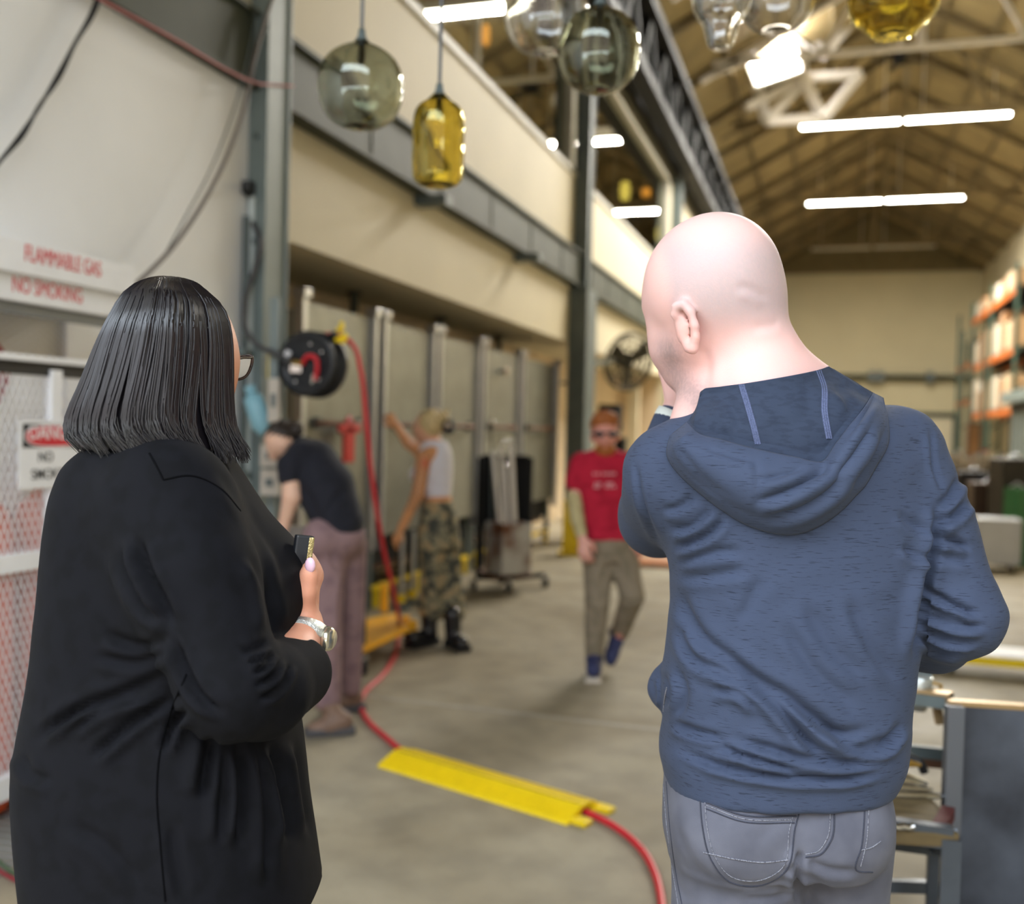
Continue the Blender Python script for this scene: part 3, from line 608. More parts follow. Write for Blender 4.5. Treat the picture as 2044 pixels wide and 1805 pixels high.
# ------------------------------------------------------------------ pipe cart
def caster(g_parent, p, r=0.045, ang=0.0):
    w_ = G().lathe([(0, -0.018), (r*0.6, -0.018), (r, -0.012), (r, 0.012), (r*0.6, 0.018), (0, 0.018)], (p[0], p[1], r), (cos(ang), sin(ang), 0), 18).build('caster', m_black, g_parent)
    G().lathe([(0, -0.02), (r*0.55, -0.02), (r*0.55, 0.02), (0, 0.02)], (p[0], p[1], r), (cos(ang), sin(ang), 0), 14).build('wheel_disc', m_alu, w_)
    G().box((p[0], p[1], r*2+0.01), (0.06, 0.05, 0.02), rz=ang).build('fork', m_alu, w_)
pc = thing('pipe_cart', 'black wheeled cart holding blowpipes over a rusty steel bin', 'cart', on(1010, 1190, 2, 0))
c = on(1003, 1180, 2, 0); dC = float((c-CAM) @ AF)
def pcx(x, y, dd=0.0): return at(x, y, dC+dd)
Ex = np.array([AR[0], AR[1], 0]); Ex /= np.linalg.norm(Ex); Ey = np.array([AF[0], AF[1], 0]); Ey /= np.linalg.norm(Ey); YW = atan2(Ex[1], Ex[0])
k_ = dC/FPX                                       # metres per pixel at the cart
def lp(x, dep, z): return c+Ex*((x-1003)*k_)+Ey*dep+np.array([0, 0, z])
for x, dd in ((945, 0.0), (1015, -0.06), (1090, 0.25), (1000, 0.4)): caster(pc, lp(x, dd, 0), 0.048, YW+0.5)
for x, dd in ((952, 0.05), (1055, 0.3), (1046, 0.36), (958, 0.38)): G().beam(lp(x, dd, 0.1), lp(x, dd, 1.24), 0.035, 0.035).build('upright', m_black_steel, pc)
G().beam(lp(950, -0.0, 0.12), lp(1020, -0.02, 0.12), 0.04, 0.04).build('bottom_bar', m_black_steel, pc)
G().beam(lp(1015, -0.02, 0.12), lp(1085, 0.27, 0.12), 0.04, 0.04).build('bottom_bar', m_black_steel, pc)
G().beam(lp(965, 0.0, 0.45), lp(1015, -0.02, 0.14), 0.03, 0.03).build('brace', m_black_steel, pc)
G().box(lp(1004, 0.05, 0.16), (0.42, 0.5, 0.03), rz=YW+0.35).build('deck', m_rust, pc)
G().box(lp(970, 0.3, 0.92), (0.17, 0.03, 0.66), rz=YW).build('back_plate', m_black_steel, pc)
G().box(lp(1020, 0.34, 0.92), (0.28, 0.03, 0.66), rz=YW).build('back_plate', m_black_steel, pc)
G().box(lp(1003, 0.3, 1.24), (0.4, 0.12, 0.035), rz=YW).build('pipe_tray', m_black_steel, pc)
m_binsteel = M('rust_streaked_steel', lin(190, 190, 188), 0.45, metal=0.2, col2=lin(112, 70, 46), scale=3.2, sharp=(0.36, 0.56))
bn = thing('steel_bin', 'square steel bin with rusty lower half on the pipe cart', 'bin', lp(1010, -0.08, 0.2))
bm_c = lp(1012, -0.08, 0.45); g = G()
for (dx, dy, sx, sy) in ((0, -0.15, 0.3, 0.012), (0, 0.15, 0.3, 0.012), (-0.15, 0, 0.012, 0.3), (0.15, 0, 0.012, 0.3)):
    R2 = Matrix.Rotation(YW+0.55, 3, 'Z'); v = R2 @ Vector((dx, dy, 0)); g.box((bm_c[0]+v[0], bm_c[1]+v[1], 0.42), (sx, sy, 0.46), rz=YW+0.55)
g.box((bm_c[0], bm_c[1], 0.2), (0.29, 0.29, 0.012), rz=YW+0.55)
g.build('bin_shell', m_binsteel, bn)
for k, (x0, x1, yt) in enumerate(((984, 1000, 905), (1000, 1008, 885), (1008, 1014, 930), (1018, 1024, 880), (1022, 1030, 900))):
    p0 = at(x1, 1075, dC-0.08); p1 = at(x0, yt, dC-0.02)
    t = thing('blowpipe', 'bright steel blowpipe standing in the bin, %s from the left' % ('first', 'second', 'third', 'fourth', 'fifth')[k], 'pipe', p0, 'blowpipes in the cart')
    G().cyl(p0, p1, 0.016 if k != 0 else 0.024, 10).build('shaft', M('pale_steel_pipe', lin(214, 210, 204), 0.3, metal=0.6), t)
    G().ball(p1, 0.026, 10).build('pipe_head', m_chrome if k else m_alu, t)
pk = thing('punty_rod', 'tall thin rod with a round silver knob above the pipe cart', 'rod', at(981, 1040, dC+0.2))
G().cyl(at(981, 1040, dC+0.2), at(981, 850, dC+0.2), 0.009, 8).build('rod', m_steel_dark, pk); G().ball(at(981, 843, dC+0.2), 0.03, 12).build('knob', m_chrome, pk)
# yellow trolley and black trolley by the bending worker
tr_ = thing('platform_trolley', 'low orange-yellow platform trolley on black casters', 'trolley', on(770, 1290, 2, 0))
c1 = on(765, 1300, 2, 0); d1 = float((c1-CAM) @ AF); m1 = d1/FPX
def tp(x, dep, z): return c1+Ex*((x-765)*m1)+Ey*dep+np.array([0, 0, z])
G().add([on(x_, y_, 2, 0.19)-np.array([0, 0, h_]) for h_ in (0.045, 0) for x_, y_ in ((706, 1240), (708, 1298), (818, 1248), (788, 1224))], [(3, 2, 1, 0), (4, 5, 6, 7), (0, 1, 5, 4), (1, 2, 6, 5), (2, 3, 7, 6), (3, 0, 4, 7)]).build('deck', m_orange, tr_, 0.006)
for x, dd in ((715, -0.22), (818, 0.22), (798, 0.36), (698, -0.02)):
    G().box(tp(x, dd, 0.125), (0.05, 0.05, 0.09), rz=YW).build('leg', m_orange, tr_); caster(tr_, tp(x, dd, 0), 0.04, YW+0.4)
G().box(tp(752, 0.35, 0.3), (0.05, 0.05, 0.2), rz=YW).build('upright', m_orange, tr_)
bk = thing('tool_cart', 'black steel cart beside the bending worker, on grey casters', 'cart', on(690, 1390, 2, 0))
c2 = on(690, 1385, 2, 0); d2 = float((c2-CAM) @ AF); m2 = d2/FPX
def up_(x, dep, z): return c2+Ex*((x-690)*m2)+Ey*dep+np.array([0, 0, z])
for x, dd in ((704, -0.02), (560, 0.05), (700, 0.42), (560, 0.45)):
    caster(bk, up_(x, dd, 0), 0.05, YW+0.7); G().beam(up_(x, dd, 0.1), up_(x, dd, 0.78), 0.03, 0.03).build('upright', m_black_steel, bk)
G().box(up_(632, 0.22, 0.8), (0.40, 0.5, 0.04), rz=YW).build('top', m_galv, bk); G().box(up_(632, 0.22, 0.25), (0.38, 0.46, 0.03), rz=YW).build('shelf', m_black_steel, bk)
bx = G().box(up_(585, 0.15, 0.87), (0.16, 0.12, 0.1), rz=YW).build('small_box', M('grey_box', lin(150, 142, 136), 0.5), None, 0.004); tag(bx, 'small grey box on the cart under the bending worker', 'box')
# two grey stands between the workers
for k, (x, y) in enumerate(((800, 1215), (822, 1205))):
    p = on(x, y, 2, 0); t = thing('floor_stand', 'grey steel stand with yellow feet, %s of the pair by the camo trousers' % ('left', 'right')[k], 'stand', p, 'grey stands by the kilns')
    G().cyl(p, p+np.array([0, 0, 0.62]), 0.022, 10).build('tube', m_alu, t); G().cyl(p+np.array([0, 0, 0.05]), p+np.array([0, 0, 0.12]), 0.035, 10).build('yellow_collar', m_yellow, t)
    G().box(p+np.array([0, 0, 0.015]), (0.16, 0.08, 0.03)).build('foot', m_steel_dark, t)
# ------------------------------------------------------------------ behind the walking man
yp = on(1130, 1108, 2, 0); t = thing('yellow_guard', 'tall yellow steel guard standing by the last kiln', 'guard', yp)
G().box(yp+np.array([0.1, 0.05, 0.33]), (0.32, 0.05, 0.66), rz=YW).build('panel', m_yellow, t, 0.006); G().box(yp+np.array([0.1, 0.05, 0.02]), (0.4, 0.2, 0.04), rz=YW).build('foot', m_yellow, t, 0.004)
fn = thing('wall_fan', 'large dark caged fan on an arm beside the second column', 'fan', on(1250, 735, 0, -2.9))
fc = on(1255, 722, 0, -2.85); fax = np.array([0.75, -0.6, -0.25]); fax /= np.linalg.norm(fax)
fu = np.cross(fax, [0, 0, 1]); fu /= np.linalg.norm(fu); fv = np.cross(fu, fax)
m_fan = M('fan_dark', lin(70, 66, 52), 0.5, metal=0.3)
for r in (0.2, 0.32, 0.42):
    for dz in (-0.06, 0.08): G().tube([fc+fax*dz*(1.2 if r < 0.4 else 0.6)+(fu*cos(a)+fv*sin(a))*r for a in np.linspace(0, 2*pi, 30, endpoint=False)], 0.012 if r < 0.4 else 0.02, 6, closed=True).build('cage_ring', m_fan, fn)
for k in range(14):
    a = 2*pi*k/14; d = fu*cos(a)+fv*sin(a); G().tube([fc+fax*0.1+d*0.06, fc+fax*0.1+d*0.3, fc+d*0.42, fc-fax*0.07+d*0.3, fc-fax*0.07+d*0.06], 0.008, 5).build('cage_wire', m_fan, fn)
for k in range(3):
    a = 2*pi*k/3+0.4; d = fu*cos(a)+fv*sin(a); s_ = np.cross(fax, d)
    G().add([fc+d*0.05-s_*0.05, fc+d*0.37-s_*0.13+fax*0.04, fc+d*0.39+s_*0.1-fax*0.03, fc+d*0.05+s_*0.05]+[v-fax*0.012 for v in (fc+d*0.05-s_*0.05, fc+d*0.37-s_*0.13+fax*0.04, fc+d*0.39+s_*0.1-fax*0.03, fc+d*0.05+s_*0.05)], [(0, 1, 2, 3), (7, 6, 5, 4), (0, 4, 5, 1), (1, 5, 6, 2), (2, 6, 7, 3), (3, 7, 4, 0)]).build('blade', m_fan, fn)
G().cyl(fc-fax*0.22, fc-fax*0.02, 0.12, 16).build('motor', m_black_steel, fn)
G().beam(fc-fax*0.15, (XL+0.1, 13.6, fc[2]-0.12), 0.06, 0.06).build('arm', m_steel_dark, fn)
cp_ = on(1262, 1080, 0, -2.2); t = thing('cream_post', 'cream painted post standing behind the walking man', 'post', (-2.4, 19.5, 0))
px_ = on(1262, 900, 1, 19.5); zt = on(1262, 765, 1, 19.5)[2]
G().bbox((px_[0]-0.1, 19.45, 0), (px_[0]+0.1, 19.6, zt)).build('shaft', m_cream, t); G().bbox((px_[0]-0.14, 19.41, 0), (px_[0]+0.14, 19.64, 0.06)).build('base_plate', m_steel_dark, t)
# orange shelving behind the man on the left wall side
rk = thing('orange_shelving', 'orange beamed shelving behind the red-haired man', 'shelving', (-2.4, 24, 0))
for x, y in ((-3.15, 22.5), (-3.15, 27.0), (-2.1, 22.5), (-2.1, 27.0)): G().beam((x, y, 0), (x, y, 2.6), 0.09, 0.09).build('upright', m_rackgreen, rk)
for z in (0.5, 2.05):
    for x in (-3.15, -2.1): G().beam((x, 22.5, z), (x, 27.0, z), 0.06, 0.14).build('cross_beam', m_rackorange, rk)
    for y in (22.5, 27.0): G().beam((-3.15, y, z), (-2.1, y, z), 0.06, 0.12).build('end_beam', m_rackorange, rk)
    G().bbox((-3.12, 22.5, z+0.07), (-2.13, 27.0, z+0.1)).build('shelf', m_wood, rk)
for k in range(4):
    y = 22.9+1.05*k; t = thing('storage_carton', 'brown carton on the orange shelving behind the man, %s along' % ('first', 'second', 'third', 'fourth')[k], 'carton', (-2.6, y, 0.6), 'cartons on the orange shelving')
    G().bbox((-3.0, y-0.35, 0.605), (-2.25, y+0.35, 1.25+0.12*(k % 2))).build('carton_body', m_card, t, 0.01); G().bbox((-3.0, y-0.03, 1.25+0.12*(k % 2)), (-2.25, y+0.03, 1.253+0.12*(k % 2))).build('tape', m_cream, t)
dk = thing('dark_equipment', 'dark hooded machine on the wall behind the red-haired man', 'machine', (-2.9, 17.5, 0))
e0 = on(1216, 830, 1, 17.2)
G().box((e0[0], 17.3, e0[2]-0.05), (0.38, 0.35, 0.5)).build('hood', m_black_steel, dk, 0.04); G().box((e0[0]+0.16, 17.3, 0.75), (0.25, 0.3, 1.3)).build('cabinet', m_black_steel, dk, 0.02)
G().cyl((e0[0], 17.3, 0), (e0[0], 17.3, e0[2]-0.2), 0.06, 10).build('pedestal', m_steel_dark, dk)
om = on(1315, 1128, 2, 0); o = G().bbox((om[0]-0.3, om[1]-0.25, 0), (om[0]+1.6, om[1]+0.25, 0.05)).build('orange_floor_plate', M('orange_wood', lin(178, 110, 58), 0.6, var=0.15, scale=6)); tag(o, 'flat orange-brown board lying on the floor behind the walking man', 'board')

# ------------------------------------------------------------------ pallet racks on the right
RX0, RX1 = 5.35, 6.45
def bay(y0, y1, zs, lab, boxes):
    t = thing('pallet_rack', lab, 'rack', ((RX0+RX1)/2, y0, 0), 'pallet racks along the right wall')
    for y in (y0, y1):
        for x in (RX0, RX1): G().beam((x, y, 0), (x, y, 6.9), 0.1, 0.1).build('upright', m_rackgreen, t)
        for z in np.arange(0.6, 6.6, 1.2): G().beam((RX0, y, z), (RX1, y, z+0.8), 0.05, 0.05).build('diagonal', m_rackgreen, t)
    for z in zs:
        for x in (RX0, RX1): G().beam((x, y0, z), (x, y1, z), 0.06, 0.2).build('cross_beam', m_rackorange, t)
        G().bbox((RX0, y0+0.05, z+0.1), (RX1, y1-0.05, z+0.14)).build('deck', m_black_steel, t)
bay(33.6, 38.4, (2.4, 4.25, 6.1), 'orange and green pallet rack nearest on the right wall', 1)
bay(38.5, 43.3, (2.4, 4.25, 6.1), 'orange and green pallet rack in the middle of the row', 1)
bay(43.4, 47.6, (3.0, 4.5), 'half-empty pallet rack nearest the far wall', 0)
rng = random.Random(3); cnt = 0
colors = [lin(182, 146, 108), lin(196, 172, 140), lin(150, 108, 72), lin(206, 196, 178)]
ordn = ['first', 'second', 'third', 'fourth', 'fifth', 'sixth']
for zi, (z, zn) in enumerate(((2.54, 'lower'), (4.39, 'middle'), (6.24, 'top'))):
    for bi, (y0, bn_) in enumerate(((33.7, 'near'), (38.6, 'middle'))):
        for k in range(4):
            y = y0+0.1+k*1.17; h_ = 0.8+0.55*rng.random()
            if zi == 2: h_ *= 0.5
            t = thing('rack_carton', 'tall carton on the %s shelf of the %s rack, %s along' % (zn, bn_, ordn[k]), 'carton', (5.9, y+0.5, z), 'cartons on the pallet racks')
            G().bbox((RX0+0.08, y, z+0.005), (RX1-0.1, y+1.02, z+h_)).build('carton_body', M('carton_%d' % (cnt % 4), colors[cnt % 4], 0.8, var=0.12, scale=3), t, 0.02)
            G().bbox((RX0+0.075, y+0.46, z+0.1), (RX0+0.081, y+0.56, z+h_)).build('tape', m_cream, t); cnt += 1
gb = thing('green_bundle', 'dark green wrapped bundle on top of the far rack beam', 'bundle', (5.6, 44.2, 4.6))
G().bbox((5.4, 43.6, 4.645), (6.3, 45.2, 5.5)).build('wrap', m_rackgreen, gb, 0.08); G().bbox((5.38, 44.3, 4.645), (6.32, 44.36, 5.52)).build('strap', m_black, gb)
# dark container with a grey canopy
ct = thing('dark_booth', 'dark steel booth with a grey canopy below the racks', 'booth', (5.4, 26.0, 0))
G().bbox((4.95, 24.0, 0), (6.5, 31.5, 2.55)).build('body', m_black_steel, ct, 0.02); G().bbox((4.7, 23.8, 2.55), (6.55, 31.6, 2.85)).build('canopy', m_steel_blue, ct, 0.02)
for k in range(6): G().bbox((4.93, 24.4+1.15*k, 0.2), (4.955, 25.3+1.15*k, 2.3)).build('side_panel', m_steel_dark, ct)
# far wall pipe run and door
pr = thing('pipe_run', 'grey pipe run crossing the far wall', 'pipe', (2, 50.5, 4.6))
z1 = on(1840, 754, 1, 50.8)[2]; G().cyl((-2.5, 50.5, z1), (6.4, 50.5, z1), 0.13, 12).build('pipe', m_steel_green, pr)
for x in (1740, 1757, 1855): p = on(x, 756, 1, 50.7); G().box((p[0], 50.61, z1), (0.28, 0.76, 0.5)).build('bracket', m_steel_dark, pr)
dr = bpy.data.objects.new('door_1', None); COL.objects.link(dr); dr['kind'] = 'structure'; dr.location = (4.3, 50.9, 0); ORG['door_1'] = Vector((4.3, 50.9, 0))
zt = on(1860, 832, 1, 50.9)[2]; xa, xb = on(1800, 900, 1, 50.9)[0], on(1905, 900, 1, 50.9)[0]
G().bbox((xa, 50.86, 0), (xb, 51.0, zt)).build('door_leaf', m_cream, dr)
for x in (xa, xb): G().bbox((x-0.12, 50.8, 0), (x+0.12, 51.0, zt+0.1)).build('door_frame', m_steel_green, dr)
G().bbox((xa, 50.8, zt-0.05), (xb, 51.0, zt+0.2)).build('door_head', m_steel_green, dr)
# cluttered workbench mid-right
wbY = 15.0
wb = thing('clutter_bench', 'long wooden workbench crowded with tools at the right', 'workbench', (3.6, wbY, 0))
p0, p1 = on(1870, 905, 1, wbY), on(2060, 905, 1, wbY)
G().bbox((p0[0], wbY-0.4, 1.06), (p1[0]+1.5, wbY+0.6, 1.12)).build('bench_top', m_wood, wb)
for x in (p0[0]+0.1, p0[0]+1.2, p1[0]+0.8):
    for y in (wbY-0.3, wbY+0.5): G().bbox((x, y, 0), (x+0.09, y+0.09, 1.06)).build('leg', m_rust, wb)
G().bbox((p0[0], wbY-0.38, 0.35), (p1[0]+1.4, wbY+0.55, 0.39)).build('lower_shelf', m_wood, wb)
G().bbox((p0[0], wbY-0.41, 0.9), (p1[0]+1.5, wbY-0.37, 1.06)).build('apron', m_card, wb)
for k in range(8):
    x = p0[0]+0.06+0.105*k; h_ = 0.11+0.05*((k*7) % 3)
    t = thing('white_jar', 'small pale jar on the cluttered bench, %s in its row' % ('first', 'second', 'third', 'fourth', 'fifth', 'sixth', 'seventh', 'eighth')[k], 'jar', (x, wbY-0.2, 1.12), 'pale jars on the bench')
    G().lathe([(0, 0), (0.045, 0), (0.047, 0.01), (0.047, h_), (0.035, h_+0.02), (0, h_+0.02)], (x, wbY-0.2, 1.121), n=14).build('jar_body', M('pale_jar', lin(206, 196, 184), 0.35), t)
    G().lathe([(0, 0), (0.04, 0), (0.04, 0.025), (0, 0.025)], (x, wbY-0.2, 1.142+h_), n=14).build('lid', m_redpaint if k in (0, 5) else m_alu, t)
t = thing('brown_cabinet', 'small dark brown cabinet standing on the cluttered bench', 'cabinet', (p0[0]+0.5, wbY+0.3, 1.12))
bx0 = on(1930, 890, 1, wbY+0.3)[0]; bx1 = on(1955, 890, 1, wbY+0.3)[0]; bz = on(1940, 845, 1, wbY+0.3)[2]
G().bbox((bx0, wbY+0.2, 1.121), (bx1, wbY+0.45, bz)).build('case', m_rust, t, 0.005); G().bbox((bx0+0.02, wbY+0.19, 1.16), (bx1-0.02, wbY+0.2, bz-0.03)).build('front_door', m_card, t)
for k, (x, y, c_, s_, lab) in enumerate(((1945, 965, lin(30, 30, 32), (0.42, 0.3, 0.3), 'black motor housing on the lower shelf of the clutter bench'), (1975, 985, lin(70, 52, 38), (0.5, 0.3, 0.28), 'rusty brown tool chest under the clutter bench'), (2025, 960, lin(44, 40, 36), (0.5, 0.35, 0.55), 'dark grey machine block under the right bench end'), (2030, 990, lin(44, 110, 62), (0.22, 0.2, 0.2), 'small green canister in front of the clutter bench'))):
    p = on(x, y, 1, wbY-0.62-0.35*k); zz = 0.40 if k == 9 else 0.0
    t = thing('shop_clutter', lab, ('motor', 'tool chest', 'machine', 'canister')[k], (p[0], p[1], 0))
    G().box((p[0], p[1], (p[2]+s_[2]/2)/2), (s_[0], s_[1], p[2]+s_[2]/2), rz=0.2*k).build('body', M('clutter_%d' % k, c_, 0.5, var=0.2, scale=10), t, 0.02)
    G().tube([(p[0]-0.08, p[1], p[2]+s_[2]/2), (p[0], p[1], p[2]+s_[2]/2+0.06), (p[0]+0.08, p[1], p[2]+s_[2]/2)], 0.012, 6).build('carry_handle', m_alu, t)
# white bin on casters
wbn = thing('white_bin', 'white square bin on dark casters standing on the floor right of the man', 'bin', on(1990, 1145, 2, 0))
c = on(1992, 1142, 2, 0); kk = float((c-CAM) @ AF)/FPX
zb, zt_ = 0.09, 0.09+(1128-1042)*kk
m_bin = M('white_bin_plastic', lin(206, 208, 210), 0.45, var=0.05, scale=6)
g = G(); W_ = 78*kk; YB_ = 0.0
g.box((c[0], c[1]+0.2, zb+0.01), (W_, 0.4, 0.02)); 
for dx, dy, sx, sy in ((0, 0, W_, 0.02), (0, 0.4, W_, 0.02), (-W_/2, 0.2, 0.02, 0.42), (W_/2, 0.2, 0.02, 0.42)): g.box((c[0]+dx, c[1]+dy, (zb+zt_)/2), (sx, sy, zt_-zb))
g.build('tub', m_bin, wbn); G().box((c[0], c[1]+0.2, zt_+0.01), (W_+0.03, 0.44, 0.02)).build('lid', m_bin, wbn, 0.005)
for dx in (-0.35, 0.35):
    for dy in (0.05, 0.35): caster(wbn, (c[0]+dx*W_, c[1]+dy, 0), 0.035, 0.3)
# low dolly with white deck and yellow lip
dl = thing('low_dolly', 'long low dolly with white deck and yellow edge behind the man elbow', 'dolly', on(1905, 1345, 2, 0))
c = on(1900, 1345, 2, 0)
z_ = (1345-1312)*float((c-CAM) @ AF)/FPX
G().bbox((c[0]-0.25, c[1], z_), (c[0]+2.2, c[1]+0.32, z_+0.035)).build('deck', m_cageW, dl, 0.004); G().bbox((c[0]-0.25, c[1]-0.02, z_-0.03), (c[0]+2.2, c[1], z_+0.02)).build('edge_lip', m_yellow, dl)
for x in (0.0, 2.0):
    for y in (0.04, 0.28): caster(dl, (c[0]+x, c[1]+y, 0), 0.045, 0.2)
for k, (x, lab) in enumerate(((1915, 'steel tube rack post behind the bench, first'), (1934, 'steel tube rack post behind the bench, second'), (1958, 'steel tube rack post behind the bench, third'))):
    p = on(x, 900, 1, 26.0); t = thing('tube_post', 'thin upright steel tube near the far racks, %s from the left' % ('first', 'second', 'third')[k], 'tube', (p[0], 26, 0), 'thin upright tubes by the racks')
    G().cyl((p[0], 26, 0), (p[0], 26, on(x, 660, 1, 26)[2]), 0.045, 8).build('tube', m_steel_green, t); G().box((p[0], 26, 0.02), (0.25, 0.25, 0.04)).build('foot', m_steel_dark, t)

# ------------------------------------------------------------------ glassblower's bench, near right
gbn = thing('glass_bench', 'blue-black steel glassblowing bench with a tall side shield', 'bench', on(1880, 1790, 2, 0))
DS = 2.55
m_shield = M('scuffed_blue_black_steel', lin(86, 92, 104), 0.38, metal=0.25, col2=lin(44, 47, 55), scale=3.5, sharp=(0.35, 0.6), bump=0.12, bscale=18)
pA = at(1890, 1405, DS); pB = pA+Ex*0.75-Ey*0.12
def quadwall(a, b, ztop, zbot, th, nm, mat, par):
    a = np.array([a[0], a[1], 0]); b = np.array([b[0], b[1], 0]); n_ = np.cross(b-a, [0, 0, 1]); n_ = n_/np.linalg.norm(n_)*th
    z = lambda p, h: p+np.array([0, 0, h])
    v = [z(a, zbot), z(b, zbot), z(b, ztop), z(a, ztop)]; v += [q_+n_ for q_ in v]
    return G().add(v, [(0, 1, 2, 3), (7, 6, 5, 4), (0, 4, 5, 1), (1, 5, 6, 2), (2, 6, 7, 3), (3, 7, 4, 0)]).build(nm, mat, par, 0.002)
zS = pA[2]
quadwall(pA, pB, zS, 0.0, 0.012, 'side_shield', m_shield, gbn)
quadwall(pA-Ex*0.012-Ey*0.01, pA+Ex*0.03-Ey*0.012, zS+0.003, 0.0, 0.03, 'shield_post', M('bare_edge_steel', lin(110, 114, 122), 0.35, metal=0.5), gbn)
G().beam(pA+np.array([0, 0, 0.005]), pB+np.array([0, 0, 0.005]), 0.03, 0.012).build('shield_cap', M('copper_cap', lin(168, 140, 100), 0.4, metal=0.5), gbn)
rA, rB = at(1852, 1396, 2.62), at(1898, 1402, 2.58)
G().beam(at(1700, 1376, 2.75), rB, 0.05, 0.03).build('arm_rail', m_steel_dark, gbn)
G().beam(at(1700, 1370, 2.75)+np.array([0, 0, 0.014]), rB+np.array([0, 0, 0.02]), 0.04, 0.008).build('rail_strip', M('copper_cap', (0, 0, 0)), gbn)
G().beam(at(1846, 1330, 2.85), at(1846, 1392, 2.85), 0.035, 0.035).build('rail_post', m_steel_dark, gbn)
G().beam(at(1868, 1402, 2.62), at(1876, 1445, 2.62), 0.02, 0.02).build('rail_brace', M('copper_cap', (0, 0, 0)), gbn)
ctr = at(1829, 1382, 2.66)
jg = thing('water_cup', 'crumpled pale metal cup on the bench rail beside the man', 'cup', ctr)
G().lathe([(0, -0.045), (0.03, -0.045), (0.037, -0.02), (0.034, 0.01), (0.039, 0.04), (0.036, 0.045), (0.033, 0.035), (0, 0.03)], ctr, (0.1, 0.05, 1), 18).build('cup_body', M('pale_foil', lin(205, 212, 212), 0.25, metal=0.7, bump=0.4, bscale=60), jg)
G().tube([ctr+np.array([0.03, 0, 0.03]), ctr+np.array([0.06, 0, 0.025]), ctr+np.array([0.055, 0, -0.02]), ctr+np.array([0.03, 0, -0.03])], 0.005, 6).build('cup_handle', m_brass, jg)
# shelf with tools
shz = at(1840, 1570, 2.65)[2]; s0 = at(1760, 1585, 2.65)
G().box(s0-Ex*0.02+Ey*0.03-np.array([0, 0, 0.02]), (0.30, 0.30, 0.02), rz=YW).build('tool_shelf', m_wood, gbn)
G().beam(at(1740, 1497, 2.8), at(1890, 1512, 2.78), 0.02, 0.05).build('rear_bar', m_steel_dark, gbn)
G().beam(at(1740, 1512, 2.79), at(1890, 1527, 2.77), 0.02, 0.02).build('rear_bar', m_rust, gbn)
for k, (a, b, r0, lab) in enumerate((((1760, 1516), (1838, 1528), 0.011, 'long wooden-handled steel paddle'), ((1760, 1552), (1850, 1565), 0.017, 'wide bright steel jacks'), ((1760, 1568), (1862, 1577), 0.009, 'slim steel shears'), ((1762, 1586), (1886, 1590), 0.013, 'long bright steel tweezers'))):
    t = thing('bench_tool', lab+' lying on the bench shelf', 'tool', at(*a, 2.6), 'glassblowing tools on the shelf')
    A, B = at(*a, 2.56-0.01*k), at(*b, 2.56-0.01*k)
    G().tube([A, A+(B-A)*0.6, B], [r0, r0*1.1, r0*0.4], 8).build('tool_shaft', m_chrome if k else m_brass, t)
    G().tube([A-(B-A)*0.5+np.array([0, 0, 0.004]), A], r0*1.2, 8).build('tool_grip', m_wood, t)
tag(G().tube(spline([at(1775, 1510, 2.7), at(1815, 1512, 2.68), at(1838, 1525, 2.66), at(1845, 1542, 2.66)], 16), 0.012, 8).build('rubber_tube', m_black), 'short curved black tube end on the bench shelf', 'tube')
# seat: wooden plank on a steel frame
gs = thing('plank_bench', 'worn plank seat on a grey steel frame beside the man', 'bench', at(1840, 1790, 2.4))
sc_ = at(1838, 1640, 2.42)
G().box(sc_-Ex*0.115+Ey*0.02, (0.34, 0.24, 0.035), rz=YW-0.1).build('seat_plank', m_wood, gs, 0.006)
G().beam(at(1893, 1622, 2.46), at(1868, 1668, 2.32), 0.03, 0.03).build('seat_edge', M('maroon_edge', lin(92, 46, 44), 0.7), gs)
m_sf = M('grey_frame_steel', lin(84, 90, 98), 0.4, metal=0.4, var=0.15, scale=10)
f0, f1 = at(1898, 1672, 2.32), at(1760, 1652, 2.34)
f2, f3 = at(1870, 1690, 2.5), at(1740, 1672, 2.5)
G().beam(f0, f1, 0.03, 0.05).build('front_rail', m_sf, gs); G().beam(f2, f3, 0.03, 0.04).build('rear_rail', m_sf, gs); G().beam(f0, f2, 0.03, 0.04).build('side_rail', m_sf, gs)
for p in (f0, f1, f2, f3): G().beam((p[0], p[1], 0), (p[0], p[1], p[2]), 0.042, 0.042).build('leg', m_sf, gs)
for z in (0.30, 0.12):
    G().beam((f0[0], f0[1], z), (f1[0], f1[1], z), 0.02, 0.03).build('stretcher', m_sf, gs); G().beam((f2[0], f2[1], z+0.1), (f3[0], f3[1], z+0.1), 0.02, 0.03).build('stretcher', m_sf, gs)
G().tube([at(1772, 1652, 2.31)+Ex*0.012*k+np.array([0, 0, 0.004*(k % 2)]) for k in range(6)], 0.008, 6).build('weld_bead', m_chrome, gs)

